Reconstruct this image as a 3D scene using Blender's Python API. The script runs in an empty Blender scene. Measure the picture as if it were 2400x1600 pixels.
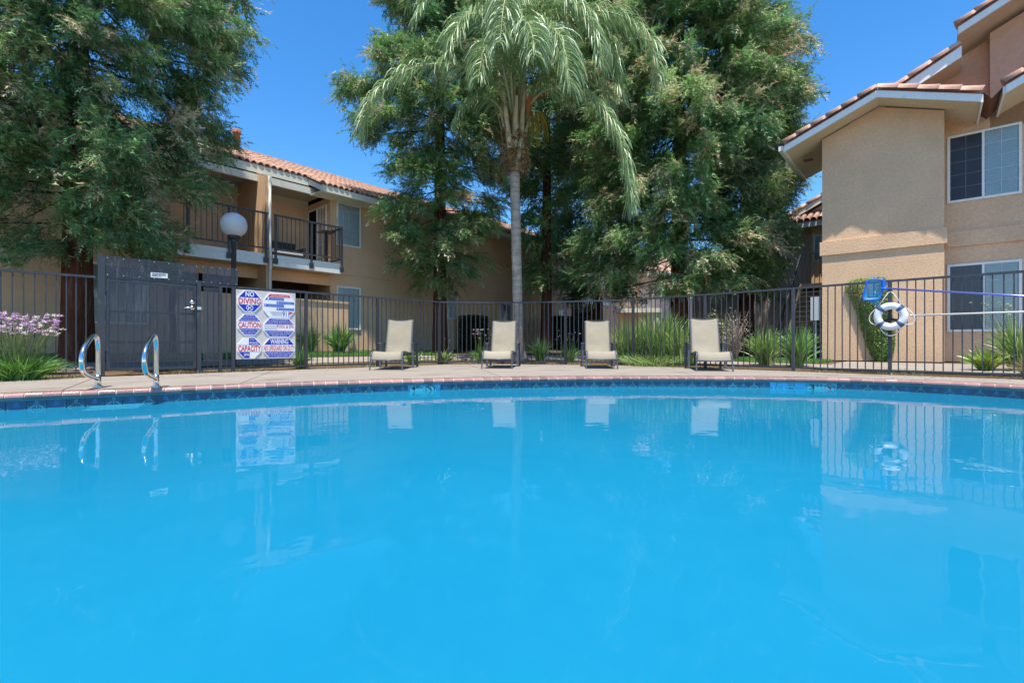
import bpy, math, random
import numpy as np
from mathutils import Vector, Matrix

# ------------------------------------------------------------------ camera, sky, sun, exposure
SC = bpy.context.scene
COL = SC.collection
F = 1110.0           # focal length in pixels of the 2400 px wide photograph
CAM_H = 0.49         # camera height above the pool deck (deck is z = 0)
HOR = 806.0          # pixel row of the horizon

cam = bpy.data.cameras.new('camera')
cam.sensor_width = 36.0
cam.lens = F / 2400.0 * 36.0
cam.shift_y = (HOR - 800.0) / 2400.0
cam.clip_end = 2000.0
cam.clip_start = 0.02
camo = bpy.data.objects.new('camera', cam)
COL.objects.link(camo)
camo.location = (0, 0, CAM_H)
camo.rotation_euler = (math.radians(90), 0, 0)
SC.camera = camo

SUN_DIR = Vector((0.053, 1.0, -3.315)).normalized()      # travel direction of the light
world = bpy.data.worlds.new('World')
SC.world = world
world.use_nodes = True
wn = world.node_tree.nodes
wl = world.node_tree.links
bg = wn['Background']
sky = wn.new('ShaderNodeTexSky')
sky.sky_type = 'NISHITA'
sky.sun_disc = False
sky.sun_elevation = math.radians(73.2)
sky.sun_rotation = math.radians(183)
sky.altitude = 50
sky.air_density = 1.0
sky.dust_density = 0.25
sky.ozone_density = 4.0
hs = wn.new('ShaderNodeHueSaturation')
hs.inputs['Saturation'].default_value = 1.3
hs.inputs['Hue'].default_value = 0.5
hs.inputs['Value'].default_value = 1.06
wl.new(sky.outputs[0], hs.inputs['Color'])
wl.new(hs.outputs[0], bg.inputs['Color'])
bg.inputs['Strength'].default_value = 0.15

sun = bpy.data.lights.new('sun', 'SUN')
sun.energy = 4.5
sun.angle = math.radians(0.55)
sun.color = (1.0, 0.94, 0.84)
suno = bpy.data.objects.new('sun', sun)
COL.objects.link(suno)
suno.rotation_euler = SUN_DIR.to_track_quat('-Z', 'Y').to_euler()
suno.location = (0, -6, 20)

SC.view_settings.view_transform = 'Standard'
SC.view_settings.look = 'None'
SC.view_settings.exposure = 0.7
SC.view_settings.gamma = 1.0
SC.view_settings.use_curve_mapping = False
SC.render.engine = 'CYCLES'
SC.cycles.max_bounces = 8
SC.cycles.transparent_max_bounces = 16
SC.cycles.caustics_reflective = False
SC.cycles.caustics_refractive = False
SC.cycles.use_denoising = True

R = random.Random(7)
NP = np.random.default_rng(11)

# ------------------------------------------------------------------ helpers
def W(px, py, Y):
    """a point of the place, from a direction in the photograph and its distance"""
    return Vector(((px - 1200) / F * Y, Y, CAM_H - (py - HOR) / F * Y))

def Gd(px, py, z=0.0):
    return W(px, py, (CAM_H - z) * F / (py - HOR))

def tag(o, label=None, cat=None, group=None, kind=None):
    if label: o['label'] = label
    if cat: o['category'] = cat
    if group: o['group'] = group
    if kind: o['kind'] = kind
    return o

def thing(name, label, cat, loc=(0, 0, 0), rz=0.0, group=None):
    o = bpy.data.objects.new(name, None)
    o.empty_display_size = 0.2
    COL.objects.link(o)
    o.location = loc
    o.rotation_euler = (0, 0, rz)
    return tag(o, label, cat, group)

def link(name, me, parent=None, loc=None, rot=None, mtx=None):
    o = bpy.data.objects.new(name, me)
    COL.objects.link(o)
    if parent is not None: o.parent = parent
    if mtx is not None:
        o.matrix_local = mtx
    else:
        if loc is not None: o.location = loc
        if rot is not None: o.rotation_euler = rot
    return o

def copy_tree(o, parent=None):
    c = o.copy()
    COL.objects.link(c)
    if parent is not None: c.parent = parent
    for ch in [x for x in bpy.data.objects if x.parent == o]:
        copy_tree(ch, c)
    return c

class MB:
    """collects shapes for ONE mesh object"""
    def __init__(self, off=(0, 0, 0)):
        self.v = []; self.f = []; self.m = []; self.off = Vector(off)
    def add(self, vs, fs, mi=0):
        b = len(self.v)
        o = self.off
        self.v += [(p[0] - o[0], p[1] - o[1], p[2] - o[2]) for p in vs]
        self.f += [tuple(i + b for i in f) for f in fs]
        self.m += [mi] * len(fs)
        return self
    def box(self, x0, x1, y0, y1, z0, z1, mi=0):
        return self.add([(x0, y0, z0), (x1, y0, z0), (x1, y1, z0), (x0, y1, z0), (x0, y0, z1), (x1, y0, z1), (x1, y1, z1), (x0, y1, z1)],
                 [(0, 3, 2, 1), (4, 5, 6, 7), (0, 1, 5, 4), (1, 2, 6, 5), (2, 3, 7, 6), (3, 0, 4, 7)], mi)
    def bar(self, p, q, w, h, up=(0, 0, 1), mi=0):
        p = Vector(p); q = Vector(q); d = (q - p).normalized(); up = Vector(up)
        if abs(d.dot(up)) > .98: up = Vector((1, 0, 0))
        s = d.cross(up).normalized(); u = s.cross(d)
        vs = []
        for c in (p, q):
            for a, b in ((-1, -1), (1, -1), (1, 1), (-1, 1)):
                vs.append(c + s * (a * w / 2) + u * (b * h / 2))
        return self.add(vs, [(0, 1, 2, 3), (7, 6, 5, 4), (0, 4, 5, 1), (1, 5, 6, 2), (2, 6, 7, 3), (3, 7, 4, 0)], mi)
    def tube(self, pts, r, n=8, closed=False, mi=0, flat=None):
        pts = [Vector(p) for p in pts]; k = len(pts)
        rs = r if isinstance(r, (list, tuple)) else [r] * k
        ref = None; vs = []
        for i, p in enumerate(pts):
            if closed: d = pts[(i + 1) % k] - pts[i - 1]
            else: d = pts[min(i + 1, k - 1)] - pts[max(i - 1, 0)]
            d.normalize()
            if ref is None:
                ref = Vector((0, 0, 1)) if abs(d.z) < .9 else Vector((1, 0, 0))
            ref = (ref - d * ref.dot(d)).normalized()
            s = d.cross(ref)
            for j in range(n):
                a = 2 * math.pi * j / n
                vs.append(p + (ref * math.cos(a) + s * math.sin(a)) * rs[i])
        fs = []
        for i in range(k if closed else k - 1):
            for j in range(n):
                a = i * n + j; b = i * n + (j + 1) % n; i2 = (i + 1) % k
                fs.append((a, i2 * n + j, i2 * n + (j + 1) % n, b))
        if not closed:
            fs.append(tuple(range(n))); fs.append(tuple((k - 1) * n + j for j in reversed(range(n))))
        return self.add(vs, fs, mi)
    def prism(self, poly, a0, a1, axis='y', mi=0):
        """poly of (x, z) swept along y, or of (y, z) along x, or of (x, y) along z"""
        n = len(poly)
        def P(p, a):
            return {'y': (p[0], a, p[1]), 'x': (a, p[0], p[1]), 'z': (p[0], p[1], a)}[axis]
        vs = [P(p, a0) for p in poly] + [P(p, a1) for p in poly]
        fs = [tuple(range(n)), tuple(reversed(range(n, 2 * n)))]
        for i in range(n):
            j = (i + 1) % n
            fs.append((i, i + n, j + n, j))
        return self.add(vs, fs, mi)
    def lathe(self, prof, n=16, c=(0, 0, 0), mi=0):
        vs = []; k = len(prof)
        for r, z in prof:
            for j in range(n):
                a = 2 * math.pi * j / n
                vs.append((c[0] + r * math.cos(a), c[1] + r * math.sin(a), c[2] + z))
        fs = []
        for i in range(k - 1):
            for j in range(n):
                fs.append((i * n + j, i * n + (j + 1) % n, (i + 1) * n + (j + 1) % n, (i + 1) * n + j))
        return self.add(vs, fs, mi)
    def mesh(self, name, mats, smooth=False):
        me = bpy.data.meshes.new(name)
        me.from_pydata([tuple(v) for v in self.v], [], self.f)
        for m in (mats if isinstance(mats, (list, tuple)) else [mats]): me.materials.append(m)
        if any(self.m): me.polygons.foreach_set('material_index', self.m)
        if smooth: me.polygons.foreach_set('use_smooth', [True] * len(me.polygons))
        me.update()
        return me
    def build(self, name, mats, parent=None, smooth=False, loc=None, rot=None, fix=True):
        me = self.mesh(name, mats, smooth)
        if fix:
            import bmesh
            bm = bmesh.new(); bm.from_mesh(me)
            bmesh.ops.recalc_face_normals(bm, faces=bm.faces)
            bm.to_mesh(me); bm.free()
        return link(name, me, parent, loc, rot)

def big_mesh(name, verts, faces, cols=None, mats=None, smooth=False):
    """fast mesh of equal-sided faces; verts (N,3), faces (M,k)"""
    me = bpy.data.meshes.new(name)
    n, k = faces.shape
    me.vertices.add(len(verts)); me.vertices.foreach_set('co', np.asarray(verts, np.float32).ravel())
    me.loops.add(n * k); me.loops.foreach_set('vertex_index', np.asarray(faces, np.int32).ravel())
    me.polygons.add(n); me.polygons.foreach_set('loop_start', np.arange(0, n * k, k, dtype=np.int32))
    me.update(calc_edges=True)
    if cols is not None:
        at = me.attributes.new('tint', 'FLOAT_COLOR', 'POINT')
        c4 = np.ones((len(verts), 4), np.float32); c4[:, :3] = cols
        at.data.foreach_set('color', c4.ravel())
    for m in (mats or []): me.materials.append(m)
    if smooth: me.polygons.foreach_set('use_smooth', [True] * n)
    return me

_fonts = {}
def text_mesh(s, w, h, mats, bold=0.0):
    """flat lettering fitted into a w x h box, in the x-z plane facing -y, origin at the lower left"""
    key = (s, bold)
    if key not in _fonts:
        cu = bpy.data.curves.new('lettering', 'FONT'); cu.body = s; cu.resolution_u = 2; cu.offset = bold
        ob = bpy.data.objects.new('lettering', cu)
        me = bpy.data.meshes.new_from_object(ob)
        bpy.data.objects.remove(ob); bpy.data.curves.remove(cu)
        v = np.empty(len(me.vertices) * 3, np.float32); me.vertices.foreach_get('co', v); v = v.reshape(-1, 3)
        _fonts[key] = (v, [tuple(p.vertices) for p in me.polygons])
        bpy.data.meshes.remove(me)
    v, fs = _fonts[key]
    mn = v.min(0); mx = v.max(0)
    x = (v[:, 0] - mn[0]) / max(mx[0] - mn[0], 1e-6) * w
    z = (v[:, 1] - mn[1]) / max(mx[1] - mn[1], 1e-6) * h
    return [(float(a), 0.0, float(b)) for a, b in zip(x, z)], fs

def spline(pts, n=12, closed=False):
    """Catmull-Rom through pts"""
    P = [Vector(p) for p in pts]; k = len(P); out = []
    for i in range(k if closed else k - 1):
        if closed: a, b, c, d = P[i - 1], P[i], P[(i + 1) % k], P[(i + 2) % k]
        else: a, b, c, d = P[max(i - 1, 0)], P[i], P[i + 1], P[min(i + 2, k - 1)]
        for j in range(n):
            t = j / n
            out.append(.5 * ((2 * b) + (c - a) * t + (2 * a - 5 * b + 4 * c - d) * t * t + (3 * b - a - 3 * c + d) * t ** 3))
    if not closed: out.append(P[-1])
    return out

class Loop:
    """closed plan curve measured by arc length"""
    def __init__(self, pts):
        self.p = np.array([(q[0], q[1]) for q in pts], float)
        d = np.linalg.norm(np.roll(self.p, -1, 0) - self.p, axis=1)
        self.s = np.concatenate([[0], np.cumsum(d)]); self.L = self.s[-1]
        self.q = np.vstack([self.p, self.p[:1]])
    def at(self, s):
        s = np.mod(s, self.L)
        return np.stack([np.interp(s, self.s, self.q[:, 0]), np.interp(s, self.s, self.q[:, 1])], -1)
    def nrm(self, s, e=.12):
        d = self.at(np.asarray(s) + e) - self.at(np.asarray(s) - e)
        d = d / np.linalg.norm(d, axis=-1, keepdims=True)
        return np.stack([d[..., 1], -d[..., 0]], -1)
    def s_of_px(self, px):
        """arc length where the far side crosses this picture column"""
        s = np.linspace(0, self.L, 6000, endpoint=False); p = self.at(s)
        ok = p[:, 1] > 2.5
        e = np.abs(p[:, 0] / np.maximum(p[:, 1], .1) - (px - 1200) / F); e[~ok] = 9
        return float(s[np.argmin(e)])

# ------------------------------------------------------------------ materials
def nodes_of(name):
    m = bpy.data.materials.new(name); m.use_nodes = True
    nt = m.node_tree
    return m, nt.nodes, nt.links, nt.nodes['Principled BSDF']

def mat(name, col, rough=.6, spec=.3, var=.12, vscale=2.5, bump=0.0, bscale=60.0, metal=0.0, objvar=0.0, stretch=(1, 1, 1), fine=.06, coat=0.0, bdist=.01, wear=None):
    m, N, L, p = nodes_of(name)
    p.inputs['Roughness'].default_value = rough
    p.inputs['Specular IOR Level'].default_value = spec
    p.inputs['Metallic'].default_value = metal
    p.inputs['Coat Weight'].default_value = coat
    p.inputs['Coat Roughness'].default_value = .12
    tc = N.new('ShaderNodeTexCoord'); mp = N.new('ShaderNodeMapping')
    mp.inputs['Scale'].default_value = stretch
    L.new(tc.outputs['Object'], mp.inputs['Vector'])
    n1 = N.new('ShaderNodeTexNoise'); n1.inputs['Scale'].default_value = vscale; n1.inputs['Detail'].default_value = 5; n1.inputs['Roughness'].default_value = .62
    n2 = N.new('ShaderNodeTexNoise'); n2.inputs['Scale'].default_value = vscale * 17; n2.inputs['Detail'].default_value = 3
    L.new(mp.outputs[0], n1.inputs['Vector']); L.new(mp.outputs[0], n2.inputs['Vector'])
    r1 = N.new('ShaderNodeMapRange'); r1.inputs[1].default_value = .3; r1.inputs[2].default_value = .7
    r1.inputs[3].default_value = 1 - var; r1.inputs[4].default_value = 1 + var
    L.new(n1.outputs[0], r1.inputs[0])
    r2 = N.new('ShaderNodeMapRange'); r2.inputs[1].default_value = .3; r2.inputs[2].default_value = .7
    r2.inputs[3].default_value = 1 - fine; r2.inputs[4].default_value = 1 + fine
    L.new(n2.outputs[0], r2.inputs[0])
    mu = N.new('ShaderNodeMath'); mu.operation = 'MULTIPLY'
    L.new(r1.outputs[0], mu.inputs[0]); L.new(r2.outputs[0], mu.inputs[1])
    last = mu.outputs[0]
    if objvar:
        oi = N.new('ShaderNodeObjectInfo'); r3 = N.new('ShaderNodeMapRange')
        r3.inputs[3].default_value = 1 - objvar; r3.inputs[4].default_value = 1 + objvar
        L.new(oi.outputs['Random'], r3.inputs[0])
        m3 = N.new('ShaderNodeMath'); m3.operation = 'MULTIPLY'
        L.new(last, m3.inputs[0]); L.new(r3.outputs[0], m3.inputs[1]); last = m3.outputs[0]
    vm = N.new('ShaderNodeVectorMath'); vm.operation = 'SCALE'
    vm.inputs[0].default_value = col
    L.new(last, vm.inputs['Scale'])
    out = vm.outputs[0]
    if wear:
        wcol, wscale, lo, hi = wear
        n4 = N.new('ShaderNodeTexNoise'); n4.inputs['Scale'].default_value = wscale; n4.inputs['Detail'].default_value = 6
        L.new(mp.outputs[0], n4.inputs['Vector'])
        r4 = N.new('ShaderNodeMapRange'); r4.inputs[1].default_value = lo; r4.inputs[2].default_value = hi
        L.new(n4.outputs[0], r4.inputs[0])
        mx = N.new('ShaderNodeMix'); mx.data_type = 'RGBA'
        L.new(r4.outputs[0], mx.inputs['Factor']); L.new(out, mx.inputs['A']); mx.inputs['B'].default_value = (*wcol, 1)
        out = mx.outputs['Result']
    L.new(out, p.inputs['Base Color'])
    if bump:
        nb = N.new('ShaderNodeTexNoise'); nb.inputs['Scale'].default_value = bscale; nb.inputs['Detail'].default_value = 4
        L.new(mp.outputs[0], nb.inputs['Vector'])
        b = N.new('ShaderNodeBump'); b.inputs['Strength'].default_value = bump; b.inputs['Distance'].default_value = bdist
        L.new(nb.outputs[0], b.inputs['Height']); L.new(b.outputs[0], p.inputs['Normal'])
    return m

def leaf_mat(name, gain=1.0, trans=.3, rough=.5, gloss=.12):
    m, N, L, p = nodes_of(name)
    N.remove(p)
    at = N.new('ShaderNodeAttribute'); at.attribute_name = 'tint'
    sc = N.new('ShaderNodeVectorMath'); sc.operation = 'SCALE'; sc.inputs['Scale'].default_value = gain
    L.new(at.outputs['Color'], sc.inputs[0])
    d = N.new('ShaderNodeBsdfDiffuse'); t = N.new('ShaderNodeBsdfTranslucent'); g = N.new('ShaderNodeBsdfGlossy')
    g.inputs['Roughness'].default_value = rough; g.inputs['Color'].default_value = (.8, .85, .8, 1)
    L.new(sc.outputs[0], d.inputs['Color']); L.new(sc.outputs[0], t.inputs['Color'])
    m1 = N.new('ShaderNodeMixShader'); m1.inputs[0].default_value = trans
    L.new(d.outputs[0], m1.inputs[1]); L.new(t.outputs[0], m1.inputs[2])
    m2 = N.new('ShaderNodeMixShader'); m2.inputs[0].default_value = gloss
    L.new(m1.outputs[0], m2.inputs[1]); L.new(g.outputs[0], m2.inputs[2])
    L.new(m2.outputs[0], N['Material Output'].inputs['Surface'])
    return m

def screen_mat(name, col, through, streaks=0.0):
    """woven or perforated sheet too fine to see the holes of: part of the light passes straight through"""
    m, N, L, p = nodes_of(name)
    p.inputs['Roughness'].default_value = .45; p.inputs['Base Color'].default_value = (*col, 1)
    t = N.new('ShaderNodeBsdfTransparent'); mx = N.new('ShaderNodeMixShader')
    mx.inputs[0].default_value = 1 - through
    if streaks:
        tc = N.new('ShaderNodeTexCoord'); mp = N.new('ShaderNodeMapping'); mp.inputs['Scale'].default_value = (14, 14, 1.6)
        n = N.new('ShaderNodeTexNoise'); n.inputs['Scale'].default_value = 2.0; n.inputs['Detail'].default_value = 6
        n2 = N.new('ShaderNodeTexNoise'); n2.inputs['Scale'].default_value = 1.3
        r = N.new('ShaderNodeMapRange'); r.inputs[1].default_value = .56; r.inputs[2].default_value = .78; r.inputs[4].default_value = streaks
        L.new(tc.outputs['Object'], mp.inputs[0]); L.new(mp.outputs[0], n.inputs['Vector']); L.new(n.outputs[0], r.inputs[0])
        c = N.new('ShaderNodeMix'); c.data_type = 'RGBA'; c.inputs['A'].default_value = (*col, 1); c.inputs['B'].default_value = (.42, .43, .46, 1)
        L.new(r.outputs[0], c.inputs['Factor']); L.new(c.outputs['Result'], p.inputs['Base Color'])
    L.new(t.outputs[0], mx.inputs[1]); L.new(p.outputs[0], mx.inputs[2])
    L.new(mx.outputs[0], N['Material Output'].inputs['Surface'])
    return m

def glass_mat(name, tint, refl=.1):
    m, N, L, p = nodes_of(name); N.remove(p)
    t = N.new('ShaderNodeBsdfTransparent'); t.inputs[0].default_value = (*tint, 1)
    g = N.new('ShaderNodeBsdfGlossy'); g.inputs['Roughness'].default_value = .03
    fr = N.new('ShaderNodeFresnel'); fr.inputs[0].default_value = 1.5
    ad = N.new('ShaderNodeMath'); ad.operation = 'ADD'; ad.inputs[1].default_value = refl; ad.use_clamp = True
    L.new(fr.outputs[0], ad.inputs[0])
    mx = N.new('ShaderNodeMixShader'); L.new(ad.outputs[0], mx.inputs[0])
    L.new(t.outputs[0], mx.inputs[1]); L.new(g.outputs[0], mx.inputs[2])
    L.new(mx.outputs[0], N['Material Output'].inputs['Surface'])
    return m

def water_mat():
    """cloudy blue pool water: light scattered back by the water, some of the pool seen through, mirror at low angles"""
    m, N, L, p = nodes_of('pool_water'); N.remove(p)
    tc = N.new('ShaderNodeTexCoord')
    def noise(scale, det, st=(1, 1, 1)):
        mp = N.new('ShaderNodeMapping'); mp.inputs['Scale'].default_value = st
        n = N.new('ShaderNodeTexNoise'); n.inputs['Scale'].default_value = scale; n.inputs['Detail'].default_value = det
        L.new(tc.outputs['Object'], mp.inputs[0]); L.new(mp.outputs[0], n.inputs['Vector']); return n
    big = noise(.45, 2); small = noise(7, 8)
    ad = N.new('ShaderNodeMath'); ad.operation = 'MULTIPLY_ADD'; ad.inputs[1].default_value = .22
    L.new(small.outputs[0], ad.inputs[0]); L.new(big.outputs[0], ad.inputs[2])
    r = N.new('ShaderNodeMapRange'); r.inputs[1].default_value = .42; r.inputs[2].default_value = .8
    L.new(ad.outputs[0], r.inputs[0])
    c = N.new('ShaderNodeMix'); c.data_type = 'RGBA'
    c.inputs['A'].default_value = (.007, .202, .350, 1); c.inputs['B'].default_value = (.011, .230, .385, 1)
    L.new(r.outputs[0], c.inputs['Factor'])
    d = N.new('ShaderNodeBsdfDiffuse'); L.new(c.outputs['Result'], d.inputs['Color'])
    t = N.new('ShaderNodeBsdfTransparent'); t.inputs[0].default_value = (.25, .80, .97, 1)
    m1 = N.new('ShaderNodeMixShader'); m1.inputs[0].default_value = .12
    L.new(d.outputs[0], m1.inputs[1]); L.new(t.outputs[0], m1.inputs[2])
    rip = noise(1.6, 2, (1, 1.6, 1)); rip2 = noise(9, 2)
    ra = N.new('ShaderNodeMath'); ra.operation = 'MULTIPLY_ADD'; ra.inputs[1].default_value = .12
    L.new(rip2.outputs[0], ra.inputs[0]); L.new(rip.outputs[0], ra.inputs[2])
    b = N.new('ShaderNodeBump'); b.inputs['Strength'].default_value = .10; b.inputs['Distance'].default_value = .03
    L.new(ra.outputs[0], b.inputs['Height'])
    g = N.new('ShaderNodeBsdfGlossy'); g.inputs['Roughness'].default_value = .0
    L.new(b.outputs[0], g.inputs['Normal'])
    fr = N.new('ShaderNodeFresnel'); fr.inputs[0].default_value = 1.20
    L.new(b.outputs[0], fr.inputs['Normal'])
    m2 = N.new('ShaderNodeMixShader')
    L.new(fr.outputs[0], m2.inputs[0]); L.new(m1.outputs[0], m2.inputs[1]); L.new(g.outputs[0], m2.inputs[2])
    L.new(m2.outputs[0], N['Material Output'].inputs['Surface'])
    return m

M = {}
M['stucco'] = mat('stucco', (.73, .485, .30), .85, .15, .08, 1.2, .42, 34, fine=.09, bdist=.02, wear=((.55, .37, .23), .7, .54, .85))
M['stucco_fine'] = mat('stucco_fine', (.73, .485, .30), .85, .15, .07, .8, .35, 60, fine=.06, wear=((.54, .36, .22), .55, .54, .85))
M['stucco_rose'] = mat('stucco_rose', (.66, .39, .25), .85, .15, .07, .8, .4, 50)
M['stucco_grey'] = mat('stucco_grey', (.70, .60, .55), .85, .15, .07, .8, .35, 60)
M['base'] = mat('foundation', (.30, .17, .10), .9, .1, .15, 3, .3, 40)
M['trim'] = mat('cream_trim', (.74, .72, .62), .55, .3, .06, 1.5, wear=((.50, .47, .38), 1.2, .58, .8))
M['white'] = mat('white_paint', (.84, .84, .80), .45, .4, .05, 2, wear=((.5, .5, .48), 2, .6, .8))
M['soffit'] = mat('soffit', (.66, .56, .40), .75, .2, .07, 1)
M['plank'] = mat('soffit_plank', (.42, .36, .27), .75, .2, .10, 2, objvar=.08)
M['tile'] = mat('clay_roof_tile', (.50, .295, .215), .75, .2, .16, 5, .25, 60, objvar=.24, wear=((.46, .33, .26), 3, .52, .8))
M['lit_rake_tile'] = mat('clay_rake_tile_lit', (.66, .39, .29), .7, .25, .14, 5, .2, 60, objvar=.16, wear=((.60, .46, .38), 3, .55, .85))  # same clay as the roof tiles, colour lightened to imitate light on their fronts
M['tile_dark'] = mat('roof_underlay', (.20, .10, .07), .9, .1, .15, 4)
M['iron'] = mat('dark_grey_iron', (.044, .048, .058), .42, .45, .12, 6, wear=((.10, .10, .11), 14, .6, .75))
M['iron_black'] = mat('black_iron', (.026, .028, .036), .42, .45, .12, 6)
M['chair_frame'] = mat('charcoal_chair_frame', (.095, .10, .12), .38, .5, .08, 8)
M['sling'] = mat('tan_sling_fabric', (.34, .30, .225), .8, .15, .10, 3.5, .3, 240, objvar=.09, wear=((.36, .28, .18), 2.2, .5, .85))
M['deck'] = mat('pool_deck_concrete', (.290, .254, .214), .85, .2, .09, 1.4, .3, 90, fine=.07, wear=((.17, .14, .105), 1.3, .54, .82))
M['joint'] = mat('deck_joint', (.10, .085, .07), .9, .1, .2, 6)
M['path'] = mat('path_concrete', (.30, .26, .22), .85, .2, .10, 1.5, .2, 60)
M['soil'] = mat('soil', (.13, .085, .05), .95, .1, .3, 2.2, .8, 30, fine=.25, wear=((.11, .12, .035), 1.6, .55, .75))
M['lawn'] = mat('lawn_soil', (.055, .10, .02), .95, .1, .25, 3, .6, 50)
M['brick'] = mat('coping_brick', (.40, .20, .165), .22, .6, .20, 9, .2, 90, objvar=.30, coat=.9, wear=((.48, .36, .31), 6, .55, .85))
M['mortar'] = mat('mortar', (.50, .44, .37), .9, .1, .15, 8)
M['teal'] = mat('teal_trim', (.02, .26, .30), .3, .5, .15, 8)
M['pooltile'] = mat('blue_pool_tile', (.005, .082, .148), .18, .55, .18, 12, objvar=.22)
M['pooltile_line'] = mat('tile_motif', (.10, .40, .47), .3, .5, .1, 12)
M['marker'] = mat('marker_tile', (.05, .36, .44), .2, .5, .1, 12)
M['plaster'] = mat('pool_plaster', (.16, .55, .78), .7, .3, .06, 1.0)
M['step_white'] = mat('white_step_edge', (.10, .42, .52), .5, .3, .03, 4)
M['dark_in'] = mat('dark_interior', (.012, .012, .014), .8, .1, .2, 3)  # near-black that paints the shade of rooms and hollows
M['dark_room'] = mat('shaded_room_wall', (.12, .085, .065), .9, .1, .1, 1)  # wall colour darkened, the recess shade is put into it
M['chrome'] = mat('stainless_steel', (.75, .74, .70), .14, .5, .05, 9, metal=1.0)
M['satin'] = mat('satin_metal', (.62, .64, .62), .28, .5, .05, 9, metal=1.0)
M['bark'] = mat('redwood_bark', (.135, .055, .032), .95, .1, .35, 3, 1.0, 9, stretch=(5, 5, .7), fine=.3, bdist=.05, wear=((.22, .13, .09), 3, .55, .8))
M['limb'] = mat('tree_limb', (.09, .05, .03), .95, .1, .3, 6)
M['palm_trunk'] = mat('palm_trunk', (.41, .335, .265), .9, .1, .32, 3, .7, 30, stretch=(1, 1, 5), fine=.2, wear=((.36, .22, .10), 1.2, .6, .8))
M['boot'] = mat('palm_leaf_base', (.56, .46, .28), .85, .15, .25, 5, .5, 40, objvar=.22)
M['fibre'] = mat('palm_fibre', (.38, .24, .10), .95, .1, .35, 9, .8, 50, stretch=(3, 3, .6))
M['spathe'] = mat('dry_spathe', (.40, .15, .06), .8, .2, .2, 6)
M['rachis'] = mat('palm_rachis', (.42, .40, .22), .6, .3, .15, 6)
M['redwood'] = leaf_mat('redwood_foliage', 2.6, .34, .5, .05)
M['palm_leaf'] = leaf_mat('palm_leaflet', 2.15, .35, .45, .09)
M['blade'] = leaf_mat('grass_blade', 1.75, .3, .4, .07)
M['petal'] = leaf_mat('flower_petal', 1.0, .3, .6, .02)
M['screen'] = screen_mat('gate_screen', (.050, .058, .074), .58, .25)
M['glass_dark'] = glass_mat('window_glass', (.88, .93, .93), .02)
M['blind'] = mat('window_blind', (.80, .86, .85), .6, .3, .04, 2)
M['insect'] = screen_mat('insect_screen', (.05, .05, .06), .42)
M['blue'] = mat('sign_blue', (.010, .030, .42), .4, .4, .03, 3)
M['blue_soft'] = mat('sign_blue_faded', (.06, .14, .50), .4, .4, .05, 3)
M['red'] = mat('sign_red', (.66, .02, .035), .4, .4, .03, 3)
M['sign_white'] = mat('sign_white', (.80, .81, .82), .35, .4, .02, 3)
M['board'] = mat('sign_board', (.60, .57, .53), .5, .3, .03, 3)
M['ink'] = mat('black_ink', (.01, .012, .02), .5, .3, .05, 3)
M['line_pale'] = mat('pale_print', (.38, .45, .68), .5, .3, .05, 3)
M['ink_pale'] = mat('grey_print', (.55, .57, .62), .5, .3, .05, 3)
M['ink_soft'] = mat('small_print', (.30, .34, .42), .5, .3, .05, 3)
M['net_blue'] = mat('net_frame_plastic', (.008, .16, .78), .3, .5, .05, 4)
M['net_mesh'] = screen_mat('net_mesh', (.02, .38, .62), .38)
M['pole_blue'] = mat('blue_pole', (.16, .17, .52), .25, .6, .06, 4, metal=.3)
M['pole_white'] = mat('white_pole', (.70, .68, .62), .4, .4, .06, 4)
M['rope'] = mat('white_rope', (.78, .76, .74), .8, .2, .08, 20)
M['ring'] = mat('ring_foam', (.80, .80, .80), .45, .4, .03, 6)
M['band_teal'] = mat('band_teal', (.02, .20, .24), .6, .3, .05, 9)
M['band_plum'] = mat('band_plum', (.18, .06, .26), .6, .3, .05, 9)
M['pipe'] = mat('clay_vent', (.50, .17, .08), .75, .2, .15, 5)
M['cushion'] = mat('pale_cushion', (.60, .60, .62), .8, .2, .05, 4)
M['grey_box'] = mat('grey_meter_box', (.50, .51, .52), .5, .4, .05, 3)
M['tread'] = mat('stair_tread', (.075, .065, .06), .8, .2, .2, 5)
M['bulb'] = mat('lamp_bulb', (.80, .62, .36), .5, .3, .02, 4)

def globe_mat():
    m, N, L, p = nodes_of('lamp_globe')
    p.inputs['Base Color'].default_value = (.80, .80, .79, 1); p.inputs['Roughness'].default_value = .08
    p.inputs['Specular IOR Level'].default_value = .6
    t = N.new('ShaderNodeBsdfTransparent'); t.inputs[0].default_value = (.92, .90, .86, 1)
    lw = N.new('ShaderNodeLayerWeight'); lw.inputs[0].default_value = .35
    r = N.new('ShaderNodeMapRange'); r.inputs[3].default_value = .60; r.inputs[4].default_value = .95
    L.new(lw.outputs['Facing'], r.inputs[0])
    mx = N.new('ShaderNodeMixShader'); L.new(r.outputs[0], mx.inputs[0])
    L.new(t.outputs[0], mx.inputs[1]); L.new(p.outputs[0], mx.inputs[2])
    L.new(mx.outputs[0], N['Material Output'].inputs['Surface'])
    return m
M['bars'] = mat('glazing_bar', (.52, .54, .54), .5, .3, .04, 2)
M['globe'] = globe_mat()
M['water'] = water_mat()
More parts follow.
